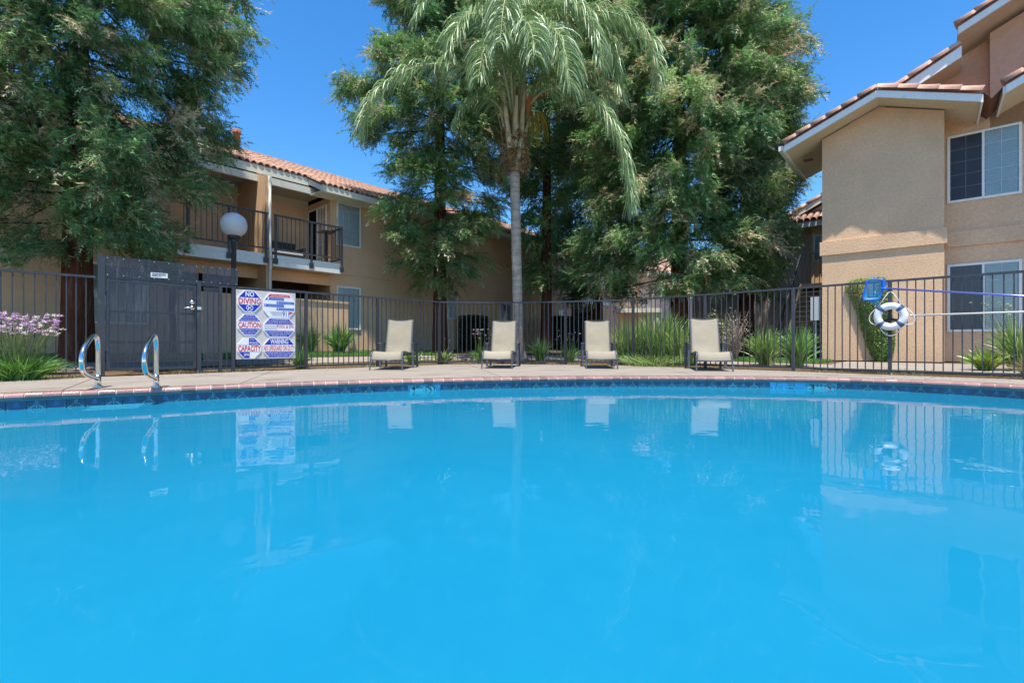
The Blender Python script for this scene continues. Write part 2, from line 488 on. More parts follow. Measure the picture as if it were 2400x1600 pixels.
# ------------------------------------------------------------------ the setting: pool, deck, ground
POOL = Loop(spline([(-5.13, 4.747, 0), (-4.46, 5.147, 0), (-3.72, 5.60, 0), (-3.01, 6.03, 0), (-2.04, 6.476, 0), (-1.17, 6.78, 0),
                    (-.13, 7.07, 0), (.98, 7.27, 0), (1.98, 7.33, 0), (3.03, 7.28, 0), (4.19, 7.10, 0), (5.06, 6.80, 0), (5.72, 6.34, 0), (6.19, 5.73, 0),
                    (6.6, 4.9, 0), (6.85, 4.0, 0), (6.9, 2.6, 0), (6.4, 1.2, 0), (4.5, .4, 0), (1.5, .3, 0), (-1.5, .3, 0), (-4.5, .35, 0),
                    (-6.2, .9, 0), (-6.8, 2.0, 0), (-6.6, 3.2, 0), (-5.9, 4.2, 0)], 10, True))
FENCE = [(-7.49, 6.20), (-6.33, 7.30), (-5.41, 8.18), (-5.175, 8.40), (-5.03, 8.54), (-4.10, 9.43), (-2.98, 10.49), (-1.78, 11.61), (-.24, 11.80), (1.30, 11.50),
         (2.81, 10.99), (4.02, 9.85), (5.19, 8.74), (6.16, 7.72), (7.25, 6.69), (8.36, 5.64)]
FL = Loop(FENCE + [(9.5, 3.0), (9.4, -2.0), (5.0, -5.5), (-4.0, -5.5), (-9.0, -2.5), (-9.4, 2.2), (-8.65, 5.10)])

def ring_mesh(name, m, curve, prof, n, e=.12, parent=None, kind='structure', s0=None, s1=None):
    """profile of (distance inward, z) swept along the curve"""
    closed = s0 is None
    s = np.linspace(0, curve.L, n, endpoint=False) if closed else np.linspace(s0, s1, n)
    p = curve.at(s); nn = curve.nrm(s, e)
    k = len(prof); vs = []
    for d, z in prof:
        q = p + nn * d
        vs.append(np.column_stack([q, np.full(n, z)]))
    vs = np.vstack(vs); fs = []
    for a in range(k - 1):
        for i in range(n if closed else n - 1):
            j = (i + 1) % n
            fs.append((a * n + i, a * n + j, (a + 1) * n + j, (a + 1) * n + i))
    b = MB(); b.add([tuple(v) for v in vs], fs)
    o = b.build(name, m, parent)
    if kind: tag(o, kind=kind)
    return o

WZ = -.165
# water, basin
n = 240; s = np.linspace(0, POOL.L, n, endpoint=False)
q = POOL.at(s) + POOL.nrm(s) * .139
b = MB(); b.add([(x, y, WZ) for x, y in q], [tuple(reversed(range(n)))])
water = b.build('pool_water', M['water'], fix=False); tag(water, kind='structure')
b = MB(); b.add([(x, y, -1.25) for x, y in POOL.at(s) + POOL.nrm(s) * .145], [tuple(reversed(range(n)))])
tag(b.build('pool_floor', M['plaster'], fix=False), kind='structure')
wall = ring_mesh('pool_wall', M['plaster'], POOL, [(.128, -.063), (.128, -.216), (.150, -.219), (.150, -1.25)], 240)
ring_mesh('teal_grout_line', M['teal'], POOL, [(.129, -.064), (.141, -.064), (.141, -.077), (.129, -.077)], 240, parent=wall, kind=None)
coping = ring_mesh('pool_coping', M['mortar'], POOL, [(-.02, -.006), (.122, -.005), (.145, -.013), (.156, -.026), (.159, -.040), (.148, -.060), (.10, -.062)], 260)

# frames along the wall
def wall_mtx(s, d=0.0, z=0.0):
    p = POOL.at(s); nn = POOL.nrm(s); t = (-nn[1], nn[0])
    m = Matrix(((t[0], -nn[0], 0, p[0] + nn[0] * d), (t[1], -nn[1], 0, p[1] + nn[1] * d), (0, 0, 1, z), (0, 0, 0, 1)))
    return m

# coping bricks, bull-nosed, every one its own piece
prof = [(.004, -.05), (.004, .003), (-.122, .005), (-.146, -.002), (-.163, -.017), (-.169, -.036), (-.163, -.054), (-.148, -.066)]
bm_ = []
for k in range(4):
    b = MB(); hw = .0640 + .0008 * k
    e = .004
    pr = [(y + R.uniform(-.0015, .0015), z + R.uniform(-.001, .001)) for y, z in prof]
    inner = [(y * .985 - .001, z * .94 - .001) for y, z in pr]
    npf = len(pr); vs = []
    for xx, pp in ((-hw, inner), (-hw + e, pr), (hw - e, pr), (hw, inner)):
        vs += [(xx, y, z) for y, z in pp]
    fs = [tuple(range(npf)), tuple(reversed(range(3 * npf, 4 * npf)))]
    for a in range(3):
        for i in range(npf):
            j = (i + 1) % npf
            fs.append((a * npf + i, a * npf + npf + i, a * npf + npf + j, a * npf + j))
    b.add(vs, fs)
    me = b.mesh('brick', M['brick'])
    import bmesh
    bb = bmesh.new(); bb.from_mesh(me); bmesh.ops.recalc_face_normals(bb, faces=bb.faces); bb.to_mesh(me); bb.free()
    bm_.append(me)
PITCH = .142
nb = int(POOL.L / PITCH); step = POOL.L / nb
for i in range(nb):
    sc = i * step
    p = POOL.at(sc)
    if p[1] < 3.0: continue
    o = link('brick', bm_[i % 4], coping, mtx=wall_mtx(sc, R.uniform(-.004, .004), R.uniform(-.0015, .002)) @ Matrix.Rotation(R.uniform(-.012, .012), 4, 'Z'))
s0 = POOL.s_of_px(-300); s1 = POOL.s_of_px(2700)
# plain coping for the part of the edge behind the camera
sa = np.linspace(0, POOL.L, 4000); ya = POOL.at(sa)[:, 1]
near = sa[ya < 3.0]
ring_mesh('near_coping', M['brick'], POOL, [(0, -.05), (0, .003), (.13, .004), (.155, -.004), (.168, -.03), (.15, -.055)], 120, parent=coping, kind=None, s0=near[0], s1=near[-1])

# tile band below the coping
def pool_tile(motif):
    b = MB(); hw = .0725
    b.box(-hw, hw, -.1405, -.129, -.214, -.0785)
    y = -.1412
    if motif == 'line':
        def ln(p, q, w=.0045):
            (x0, z0), (x1, z1) = p, q
            d = Vector((x1 - x0, z1 - z0)).normalized(); nx, nz = -d.y * w / 2, d.x * w / 2
            b.add([(x0 + nx, y, z0 + nz), (x0 - nx, y, z0 - nz), (x1 - nx, y, z1 - nz), (x1 + nx, y, z1 + nz)], [(0, 1, 2, 3)], 1)
        ln((0, -.113), (-.055, -.158)); ln((0, -.113), (.055, -.158))
        ln((0, -.086), (-.014, -.098)); ln((0, -.086), (.014, -.098)); ln((-.014, -.098), (0, -.110)); ln((.014, -.098), (0, -.110))
        ln((0, -.125), (0, -.150), .003)
        for k in range(-3, 4): ln((k * .02 - .006, -.161), (k * .02 + .006, -.161), .004)
    else:
        b.add([(-.028, y, -.140), (.028, y, -.140), (.007, y, -.088), (-.007, y, -.088)], [(0, 1, 2, 3)], 2)
        for k in range(-3, 4):
            b.add([(k * .02 - .006, y, -.163), (k * .02 + .006, y, -.163), (k * .02 + .006, y, -.159), (k * .02 - .006, y, -.159)], [(0, 1, 2, 3)], 1)
    return b.mesh('tile', [M['pooltile'], M['pooltile_line'], M['pooltile2']])
M['pooltile2'] = mat('blue_pool_tile_light', (.016, .14, .30), .2, .5, .15, 12)
tl = [pool_tile('line'), pool_tile('plain')]
skim = (POOL.s_of_px(1813), POOL.s_of_px(1884))
m4 = (POOL.s_of_px(958), POOL.s_of_px(1019)); m3 = (POOL.s_of_px(1886), POOL.s_of_px(1951))
nt_ = int(POOL.L / .150); st = POOL.L / nt_
for i in range(nt_):
    sc = i * st
    if POOL.at(sc)[1] < 3.6: continue
    if any(a - .055 < sc < c + .055 for a, c in (skim, m4, m3)): continue
    link('tile', tl[i % 2], wall, mtx=wall_mtx(sc))

def disc(b, cx, cz, r0, r1, y, mi, n=28, a0=0, a1=2 * math.pi):
    vs = []; fs = []
    for i in range(n + 1):
        a = a0 + (a1 - a0) * i / n
        vs += [(cx + r0 * math.cos(a), y, cz + r0 * math.sin(a)), (cx + r1 * math.cos(a), y, cz + r1 * math.sin(a))]
    for i in range(n): fs.append((2 * i, 2 * i + 1, 2 * i + 3, 2 * i + 2))
    b.add(vs, fs, mi)

def marker(sr, parts, circ, diver):
    """pale depth marking tiles set in the blue band: the depth and a no-diving sign"""
    sm = (sr[0] + sr[1]) / 2; hw = (sr[1] - sr[0]) / 2
    mt = wall_mtx(sm)
    b = MB(); b.box(-hw + .001, -.0015, -.1425, -.129, -.214, -.0785); b.box(.0015, hw - .001, -.1425, -.129, -.214, -.0785)
    t = link('depth_tile', b.mesh('depth_tile', M['marker']), wall, mtx=mt)
    b = MB()
    for s_, x, z, w, h in parts:
        v, f = text_mesh(s_, w, h, None, .015)
        b.add([(x * hw + p[0], -.1432, z + p[2]) for p in v], f, 0)
    link('lettering', b.mesh('lettering', M['ink']), t)
    b = MB(); cx, cz, r = circ[0] * hw, circ[1], circ[2]
    disc(b, cx, cz, r * .84, r, -.1432, 1)
    # diver: head, trunk, and the bar across
    disc(b, cx + .1 * r, cz + .1 * r, 0, r * .2, -.1430, 0, 12)
    b.add([(cx - .5 * r, -.1430, cz + .55 * r), (cx - .36 * r, -.1430, cz + .62 * r), (cx + .1 * r, -.1430, cz + .02 * r), (cx - .05 * r, -.1430, cz - .05 * r)], [(0, 1, 2, 3)], 0)
    b.add([(cx - .62 * r, -.1434, cz + .5 * r), (cx - .5 * r, -.1434, cz + .62 * r), (cx + .62 * r, -.1434, cz - .5 * r), (cx + .5 * r, -.1434, cz - .62 * r)], [(0, 1, 2, 3)], 1)
    link('no_diving_symbol', b.mesh('no_diving_symbol', [M['ink'], M['ink'] if diver else M['red_dull']]), t)
M['red_dull'] = mat('dull_red', (.30, .03, .05), .5, .3, .05, 4)
marker(m4, [('4', -.86, -.162, .046, .072), ('FT', -.52, -.122, .052, .034)], (.52, -.142, .064), True)
marker(m3, [('3', -.86, -.172, .066, .078), ('1/2', -.40, -.132, .03, .04), ('FT', -.10, -.122, .03, .026)], (.56, -.150, .064), False)
# skimmer mouth
sm = sum(skim) / 2; hw = (skim[1] - skim[0]) / 2
b = MB()
b.box(-hw, hw, .12, .14, -.214, -.072, 0)
b.box(-hw, hw, -.128, .12, -.075, -.072, 0)
b.box(-hw, -hw + .012, -.143, -.12, -.214, -.072, 1); b.box(hw - .012, hw, -.143, -.12, -.214, -.072, 1)
b.box(-hw + .012, hw - .012, -.143, -.125, -.086, -.072, 1)
b.box(-.05, .04, -.130, -.10, -.135, -.086, 1)
b.box(-hw + .02, hw - .12, -.125, -.11, -.165, -.148, 1)
b.box(-hw + .012, hw - .012, -.1285, -.127, -.214, -.16, 0)
b.box(-hw + .012, -.05, -.1286, -.1275, -.148, -.086, 0); b.box(.04, hw - .012, -.1286, -.1275, -.148, -.086, 0)
link('skimmer_mouth', b.mesh('skimmer_mouth', [M['dark_in'], M['marker']]), wall, mtx=wall_mtx(sm))
# recessed step edges under the handrails
ss = POOL.s_of_px(283)
for k, d_ in enumerate((.17, .27, .39, .52)):
    b = MB(); b.box(-.22, .22, -d_ - .008, -d_, -.02, .003, 0); b.box(-.22, .22, -d_, -.152, -.30 - .1 * k, -.006, 1)
    link('step_edge', b.mesh('step_edge', [M['step_white'], M['plaster']]), wall, mtx=wall_mtx(ss, 0, WZ))

# deck: slabs with sawn joints on a dark bed
def outer(s, d=.30):
    s = np.asarray(s, float); return FL.at(s) + FL.nrm(s, .5) * d
def s_out_px(px):
    s = np.linspace(0, FL.L, 6000, endpoint=False); p = outer(s)
    e = np.abs(p[:, 0] / np.maximum(p[:, 1], .1) - (px - 1200) / F); e[p[:, 1] < 2.5] = 9
    return float(s[np.argmin(e)])
deck = ring_mesh('pool_deck', M['joint'], POOL, [(.0, -.03), (-.5, -.03), (-1.2, -.031), (-1.6, -.032)], 240)
cuts = [(POOL.s_of_px(-700), s_out_px(-550)), (POOL.s_of_px(143), s_out_px(226)), (POOL.s_of_px(560), s_out_px(640)), (POOL.s_of_px(1175), s_out_px(1098)), (POOL.s_of_px(1630), s_out_px(1535)),
        (POOL.s_of_px(2165), s_out_px(2195)), (POOL.s_of_px(2900), s_out_px(2700))]
g = .006
def slab(a, c, bb, d):
    if bb < a: bb += POOL.L
    if d < c: d += FL.L
    si = np.linspace(a + g, bb - g, 40); so = np.linspace(c + g, d - g, 40)
    pi = POOL.at(si) - POOL.nrm(si) * .006; po = outer(so)
    poly = [tuple(x) for x in pi] + [tuple(x) for x in po[::-1]]
    b = MB(); b.prism(poly, -.10, 0.0, 'z')
    b.build('slab', M['deck'], deck)
for i in range(len(cuts) - 1):
    slab(cuts[i][0], cuts[i][1], cuts[i + 1][0], cuts[i + 1][1])
slab(cuts[-1][0], cuts[-1][1], cuts[0][0], cuts[0][1])

# ground beyond the deck, gently rising towards the left building
def hm(x): return 1.0 - .75 * float(np.clip((x - 2.0) / 4.0, 0, 1))
def hprof(d): return float(np.interp(d, [-5, .55, 1.3, 2.9, 5.5, 9999], [-.012, -.012, .05, .20, .26, .26]))
def gz(x, y):
    p = np.array([x, y]); s = np.linspace(0, FL.L, 700, endpoint=False); q = FL.at(s)
    d = np.min(np.linalg.norm(q - p, axis=1)); return hprof(d) * hm(x)
def sheet(name, m, s0, s1, ns, ds, dz):
    closed = s0 is None
    s = np.linspace(0, FL.L, ns, endpoint=False) if closed else np.linspace(s0, s1, ns)
    p = FL.at(s); nn = FL.nrm(s, .9); vs = []; fs = []
    for d in ds:
        for i in range(ns):
            x, y = p[i] - nn[i] * d
            vs.append((x, y, hprof(d) * hm(x) + dz))
    k = ns if closed else ns - 1
    for a in range(len(ds) - 1):
        for i in range(k):
            j = (i + 1) % ns
            fs.append((a * ns + i, a * ns + j, (a + 1) * ns + j, (a + 1) * ns + i))
    b = MB(); b.add(vs, fs); o = b.build(name, m, fix=False); return tag(o, kind='structure')
sheet('ground', M['soil'], None, None, 160, [-.5, .0, .55, .9, 1.3, 2.0, 2.9, 4.2, 5.5, 9, 20, 60, 400], 0)
sa = FL.s_of_px(-500); sa = sa - FL.L if sa > FL.L / 2 else sa; sb = FL.s_of_px(1900); sc_ = FL.s_of_px(1880); sd = FL.s_of_px(3200)
sheet('path', M['path'], sa - .5, sb, 90, [1.25, 1.5, 1.9, 2.3], .012)
sheet('path', M['path'], sc_, sd, 40, [.55, 1.2, 2.2, 3.2, 3.9], .016)
sheet('lawn', M['lawn'], sa - .5, FL.s_of_px(1060), 60, [2.45, 2.9, 3.6, 4.4, 5.2], .014)
sheet('lawn', M['lawn'], FL.s_of_px(1560), FL.s_of_px(1840), 20, [2.45, 2.9, 3.6, 4.4, 5.2], .014)
# ------------------------------------------------------------------ buildings
A_L = math.atan2(.7496, .6619)            # long axis of the left building
A_R = A_L - math.pi / 2                   # fronts of the right building

def window(par, x0, x1, z0, z1, y, sash, cols, rows, fr='white', blind=(True,), frame_w=.05, screen=()):
    """frame standing proud of the wall, a pane and glazing bars in each sash, a blind behind"""
    b = MB(); w = frame_w
    b.box(x0, x1, y - .035, y, z0, z0 + w); b.box(x0, x1, y - .035, y, z1 - w, z1)
    b.box(x0, x0 + w, y - .036, y, z0 + w, z1 - w); b.box(x1 - w, x1, y - .036, y, z0 + w, z1 - w)
    sw = (x1 - x0 - 2 * w) / sash
    for k in range(1, sash):
        b.box(x0 + w + k * sw - .022, x0 + w + k * sw + .022, y - .034, y, z0 + w, z1 - w)
    f = b.build('window', M[fr], par)
    b = MB(); b.box(x0 + w, x1 - w, y - .006, y - .002, z0 + w, z1 - w)
    b.build('backing', M['dark_in'], f)
    for k in range(sash):
        a0 = x0 + w + k * sw + (.022 if k else 0); a1 = x0 + w + (k + 1) * sw - (.022 if k < sash - 1 else 0)
        b = MB(); b.add([(a0, y - .022, z0 + w), (a1, y - .022, z0 + w), (a1, y - .022, z1 - w), (a0, y - .022, z1 - w)], [(0, 1, 2, 3)])
        b.build('pane', M['glass_dark'], f, fix=False)
        b = MB(); g = .0065
        for c in range(1, cols):
            xx = a0 + (a1 - a0) * c / cols; b.box(xx - g, xx + g, y - .027, y - .016, z0 + w, z1 - w)
        for r in range(1, rows):
            zz = z0 + w + (z1 - z0 - 2 * w) * r / rows; b.box(a0, a1, y - .0265, y - .0165, zz - g, zz + g)
        o = b.build('glazing_bars', M['bars'], f); o['kind'] = 'stuff'
        if blind[k % len(blind)]:
            b = MB(); zz = z0 + w + .012
            while zz < z1 - w:
                b.add([(a0 + .01, y - .016, zz - .016), (a1 - .01, y - .016, zz - .016), (a1 - .01, y - .009, zz + .017), (a0 + .01, y - .009, zz + .017)], [(0, 1, 2, 3)])
                zz += .034
            o = b.build('blind', M['blind'], f, fix=False); o['kind'] = 'stuff'
        if k in screen:
            b = MB(); b.add([(a0, y - .030, z0 + w), (a1, y - .030, z0 + w), (a1, y - .030, z1 - w), (a0, y - .030, z1 - w)], [(0, 1, 2, 3)])
            b.build('insect_screen', M['insect'], f, fix=False)
    return f

def barrel(L=.42, r=.085, r2=.072, n=7, th=.014, mt='tile'):
    """one barrel roof tile: lies along +y (down the slope towards -y), open below, thick at its lower lip"""
    b = MB(); vs = []; 
    for y, rr in ((-L / 2, r), (L / 2, r2)):
        for j in range(n + 1):
            a = math.pi * j / n
            vs.append((rr * math.cos(a), y, rr * math.sin(a)))
    fs = [(j, j + 1, n + 2 + j, n + 1 + j) for j in range(n)]
    k = len(vs)
    for j in range(n + 1):
        a = math.pi * j / n
        vs.append(((r - th) * math.cos(a), -L / 2, (r - th) * math.sin(a)))
    fs += [(j, k + j, k + j + 1, j + 1) for j in range(n)]
    for j in range(n + 1):
        a = math.pi * j / n
        vs.append(((r - th) * math.cos(a), L / 2, (r2 - th) * math.sin(a)))
    fs += [(k + j, k + n + 1 + j, k + n + 2 + j, k + j + 1) for j in range(n)]
    b.add(vs, fs)
    return b.mesh('tile', M[mt], True)
BAR = barrel(); BAR_S = barrel(.40, .082, .070, 5)
BAR_BIG = barrel(.50, .145, .115, 9, .02, 'lit_rake_tile')

# ---- left building -------------------------------------------------
LB = thing('apartment_building', 'long tan two storey building with two balconies behind the gate and the rules board', 'building', (-5.64, 14.70, 0), A_L)
ST = M['stucco_fine']
def wbox(*a, m=ST, name='wall', par=LB):
    b = MB(); b.box(*a); return b.build(name, m, par)
wbox(-16, -4.15, 0, .2, -.1, 5.2); 
wbox(0, 13.2, 0, .2, -.1, 5.05)
wbox(16.2, 24, 0, .2, -.1, 5.05)
wbox(-4.149, -.001, 1.5, 1.7, -.1, 5.6)                         # back wall of the recess
wbox(-.001, .16, .201, 1.5, -.1, 5.05); wbox(-4.31, -4.149, .201, 1.5, -.1, 5.3)
b = MB(); b.prism([(-.60, -.1), (1.499, -.1), (1.499, 5.5), (.12, 5.22), (-.60, 5.02)], -2.12, -1.98, 'x'); b.build('wing_wall', ST, LB)
# ground floor shade and lintels
for x0, x1 in ((-4.14, -2.125), (-1.975, -.005)):
    wbox(x0, x1, .0, .16, 2.30, 2.62, name='lintel')
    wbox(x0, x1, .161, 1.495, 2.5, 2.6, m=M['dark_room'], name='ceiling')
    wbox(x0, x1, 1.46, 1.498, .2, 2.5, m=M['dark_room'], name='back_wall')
    f = wbox(x0 + .75, x1 - .12, 1.42, 1.459, .2, 2.18, m=M['dark_in'], name='patio_door')
    b = MB(); b.box(x0 + .70, x0 + .75, 1.40, 1.459, .2, 2.23); b.box(x0 + .75, x1 - .1, 1.40, 1.458, 2.18, 2.23); b.build('door_frame', M['blind'], f)
# patio walls with caps
def patio(x0, x1):
    b = MB(); b.box(x0, x1, -.72, -.58, .0, 1.70); b.box(x1 - .14, x1, -.58, -.001, .0, 1.70)
    o = b.build('patio_wall', ST, LB); o['kind'] = 'stuff'
    del o['kind']
    b = MB(); b.box(x0 - .02, x1 + .03, -.75, -.55, 1.70, 1.76); b.box(x1 - .17, x1 + .03, -.55, -.001, 1.70, 1.76); b.build('wall_cap', M['trim'] if 0 else ST, o)
patio(-1.975, .20); patio(-4.14, -2.125)
# belt course
for x0, x1 in ((.0, 13.2), (16.2, 24), (-16, -4.15)):
    wbox(x0 + .02, x1, -.03, -.0005, 2.69, 2.99, name='belt_course')
# windows
for zz0, zz1 in ((3.60, 4.96), (.95, 2.32)):
    window(LB, .20, 1.03, zz0, zz1, 0, 1, 4, 6, blind=(True,))
window(LB, -5.75, -4.55, 3.60, 4.96, 0, 2, 2, 4, blind=(True, False)); window(LB, -5.75, -4.55, .95, 2.32, 0, 2, 2, 4)
window(LB, -9.6, -8.4, .95, 2.32, 0, 2, 2, 4)
window(LB, 4.74, 5.25, 1.45, 2.34, 0, 1, 2, 2); window(LB, 7.72, 8.5, 1.45, 2.25, 0, 2, 1, 2, blind=(False, True))
window(LB, 12.0, 12.85, 3.55, 4.6, 0, 1, 2, 4); window(LB, 12.0, 12.85, .95, 2.2, 0, 1, 2, 3)
# far balcony
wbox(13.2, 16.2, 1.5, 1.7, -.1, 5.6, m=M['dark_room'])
wbox(13.21, 16.19, -.5, 1.5, 2.62, 2.9, m=M['white'], name='balcony_floor')

def balcony(x0, x1, rail_posts, step_=.118, return_right=False):
    b = MB(); b.box(x0, x1, -.62, 1.495, 2.63, 2.86); o = b.build('balcony', M['soffit'], LB)
    b = MB(); b.box(x0, x1, -.66, -.621, 2.60, 2.90)
    if return_right: b.box(x1 - .04, x1, -.62, -.001, 2.60, 2.90)
    b.box(x0, x1, -.672, -.661, 2.80, 2.90)
    b.build('fascia', M['white'], o)
    b = MB(); b.bar((x0 + .02, -.70, 3.97), (x1 + .02, -.70, 3.97), .045, .045)
    if return_right: b.bar((x1, -.70, 3.965), (x1, -.0, 3.965), .045, .045)
    b.build('top_rail', M['iron'], o)
    b = MB(); b.bar((x0 + .02, -.70, 3.04), (x1 + .02, -.70, 3.04), .035, .035)
    if return_right: b.bar((x1, -.70, 3.035), (x1, .0, 3.035), .035, .035)
    b.build('bottom_rail', M['iron'], o)
    bal = MB(); bal.bar((0, 0, 3.055), (0, 0, 3.95), .016, .016); me = bal.mesh('baluster', M['iron'])
    x = x0 + .12
    while x < x1 - .03:
        link('baluster', me, o, (x, -.70, 0)); x += step_
    if return_right:
        for yy in (-.58, -.46, -.34, -.22, -.10): link('baluster', me, o, (x1, yy, 0))
    pm = MB(); pm.bar((0, 0, 2.66), (0, 0, 3.97), .05, .05); pm.box(-.05, .05, -.03, .045, 2.66, 2.80); pme = pm.mesh('post', M['iron'])
    for x in rail_posts: link('post', pme, o, (x, -.705, 0))
    return o
balcony(-4.14, -2.125, (-3.95, -3.05, -2.17))
balcony(-1.975, .005, (-1.92, -.93, .0), return_right=True)
# ceilings of planks over the balconies, white beams
for x0, x1 in ((-4.14, -2.125), (-1.975, -.005)):
    n_ = 6
    for k in range(n_):
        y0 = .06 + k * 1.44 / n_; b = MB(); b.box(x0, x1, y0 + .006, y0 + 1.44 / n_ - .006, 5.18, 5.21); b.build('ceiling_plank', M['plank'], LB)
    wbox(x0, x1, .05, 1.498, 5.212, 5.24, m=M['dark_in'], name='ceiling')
    wbox(x0, x1, -.02, .06, 4.99, 5.178, m=M['trim'], name='beam')
    wbox(x0, x1, 1.47, 1.4995, 4.95, 5.178, m=M['soffit'], name='trim_board')
# downspout
b = MB(); b.tube([(-2.05, -.64, 5.0), (-2.05, -.64, 3.1), (-2.05, -.69, 2.95), (-2.05, -.69, 2.55), (-2.05, -.64, 2.4), (-2.05, -.64, .1)], .035, 8)
b.build('downspout', M['trim'], LB, True)
# sliding door in the side wall
b = MB()
for y0, y1, z0, z1 in ((.22, .27, 2.87, 4.86), (1.40, 1.45, 2.87, 4.86), (.27, 1.40, 4.81, 4.86), (.80, .85, 2.87, 4.81)): b.box(-.035, -.002, y0, y1, z0, z1)
dr = b.build('sliding_door', M['white'], LB)
b = MB(); b.add([(-.012, .27, 2.87), (-.012, .80, 2.87), (-.012, .80, 4.81), (-.012, .27, 4.81)], [(0, 1, 2, 3)]); b.build('pane', M['glass_dark'], dr, fix=False)
b = MB(); b.box(-.008, -.003, .27, .80, 2.87, 4.81); b.build('door_blind', M['blind'], dr)
b = MB(); b.box(-.010, -.003, .85, 1.40, 2.87, 4.81); b.build('dark_door_panel', M['dark_in'], dr)  # dark panel stands in for the shade of the room inside
b = MB()
for k in range(1, 3): b.box(-.022, -.013, .27 + k * .177 - .009, .27 + k * .177 + .009, 2.88, 4.80)
for k in range(1, 5): b.box(-.0225, -.0125, .28, .79, 2.87 + k * .388 - .009, 2.87 + k * .388 + .009)
b.build('glazing_bars', M['white'], dr)['kind'] = 'stuff'
# wall lamp on the balcony
b = MB(); b.box(-1.62, -1.40, 1.44, 1.499, 4.28, 4.56); b.box(-1.56, -1.46, 1.40, 1.44, 4.33, 4.50); b.build('wall_lamp', M['trim'], LB)

# roof
SL = .44
def roof_z(y): return 5.13 + (y + .72) * SL
RIDGE = 3.55
b = MB()
def roof_slab(x0, x1, ye):
    b.add([(x0, ye, roof_z(ye)), (x1, ye, roof_z(ye)), (x1, RIDGE, roof_z(RIDGE)), (x0, RIDGE, roof_z(RIDGE)), (x0, 9, 4.9), (x1, 9, 4.9),
           (x0, ye, roof_z(ye) - .03), (x1, ye, roof_z(ye) - .03), (x1, RIDGE, roof_z(RIDGE) - .05), (x0, RIDGE, roof_z(RIDGE) - .05)],
          [(0, 1, 2, 3), (3, 2, 5, 4), (7, 6, 9, 8), (0, 6, 7, 1)])
roof_slab(-.63, 24, -.72); roof_slab(-4.4, -.632, .10); roof_slab(-16, -4.402, -.72)
b.box(-16, 24, 8.6, 9, -.1, 4.9)
roof = b.build('roof', M['tile_dark'], LB, fix=False)
for x0, x1, ye, zb in ((-.63, 24, -.72, 4.93), (-4.4, -.64, .10, 5.24), (-16, -4.41, -.72, 4.93)):
    b = MB(); b.box(x0, x1, ye - .035, ye, zb, roof_z(ye) - .02); b.build('fascia', M['trim'], roof)
    b = MB(); b.box(x0, x1, ye + .001, max(.0, ye + .02) if ye < 0 else 1.0, zb + .02, zb + .04); b.build('soffit', M['trim'], roof)
# rake boards at the step of the eaves
for x in (-.66, -4.385):
    b = MB(); b.prism([(-.72, roof_z(-.72) - .19), (.14, roof_z(.14) - .19), (.14, roof_z(.14) - .02), (-.72, roof_z(-.72) - .02)], x, x + .028, 'x'); b.build('rake_board', M['trim'], roof)
ang = math.atan(SL)
def tile_m(x, y, lift=.0):
    return Matrix.Translation((x, y, roof_z(y) + .012 + lift)) @ Matrix.Rotation(ang, 4, 'X') @ Matrix.Rotation(R.uniform(-.02, .02), 4, 'Z')
rest_v = []; rest_f = []
tv = np.array([v.co[:] for v in BAR_S.vertices]); tf = [tuple(p.vertices) for p in BAR_S.polygons]
cnt = 0; rb = MB()
x = -15.9
while x < 23.9:
    ye = -.72 if (x > -.63 or x < -4.4) else .10
    y = ye + .14; row = 0
    while y < RIDGE - .05:
        m = tile_m(x, y, R.uniform(-.003, .004))
        vis = -3.9 < x < 4.0
        if vis and (row < 6) and cnt < 300:
            link('tile', BAR_S, roof, mtx=m @ Matrix.Translation((0, 0, 0))); cnt += 1
        elif x > -9 and (x < 14 or row < 4):
            rb.add([m @ Vector(t) for t in tv], tf)
        y += .33; row += 1
    x += .178
# ridge caps
x = -9
while x < 14:
    m = Matrix.Translation((x, RIDGE, roof_z(RIDGE) + .02)) @ Matrix.Rotation(math.pi / 2 + R.uniform(-.03, .03), 4, 'Z')
    rb.add([m @ (Vector(t) * 1.25) for t in tv], tf); x += .40
o = rb.build('tiles', M['tile'], roof, True, fix=False); o['kind'] = 'stuff'
# barrel tiles down the stepped rake
for k in range(3):
    y = -.60 + k * .29
    link('tile', BAR, roof, mtx=tile_m(-.64, y, .03))
# chimney vents
for x, y, h in ((-1.55, 3.3, .75), (-2.3, 3.2, .7)):
    b = MB(); z0 = roof_z(y) - .05
    b.lathe([(.105, z0), (.105, z0 + h * .80), (.135, z0 + h * .82), (.135, z0 + h * .88), (.105, z0 + h * .9), (.14, z0 + h * .97), (.10, z0 + h), (.0, z0 + h)], 14, (x, y, 0))
    b.build('vent_pipe', M['pipe'], roof, True)

# balcony furniture
def place_on(par_loc, rz, x, y, z):
    c, s_ = math.cos(rz), math.sin(rz)
    return (par_loc[0] + x * c - y * s_, par_loc[1] + x * s_ + y * c, z)
t = thing('patio_chair', 'low black patio chair with pale cushion on the balcony beside the sliding door', 'chair', place_on((-5.64, 14.70), A_L, -1.25, .55, 2.862), A_L)
b = MB(); b.box(-.55, .55, .25, .32, .30, .72); b.build('backrest', M['iron_black'], t)
b = MB(); b.box(-.55, .55, -.35, .25, .20, .28); b.build('seat', M['iron_black'], t)
for s_ in (-1, 1):
    b = MB(); b.box(s_ * .55 - .03, s_ * .55 + .03, -.35, .25, .281, .52); b.build('armrest', M['iron_black'], t)
b = MB(); b.box(-.50, .50, -.33, .24, .281, .38); b.build('cushion', M['cushion'], t)
for sx in (-1, 1):
    for yy in (-.3, .27):
        b = MB(); b.box(sx * .5 - .03, sx * .5 + .03, yy - .03, yy + .03, 0, .199); b.build('leg', M['iron_black'], t)
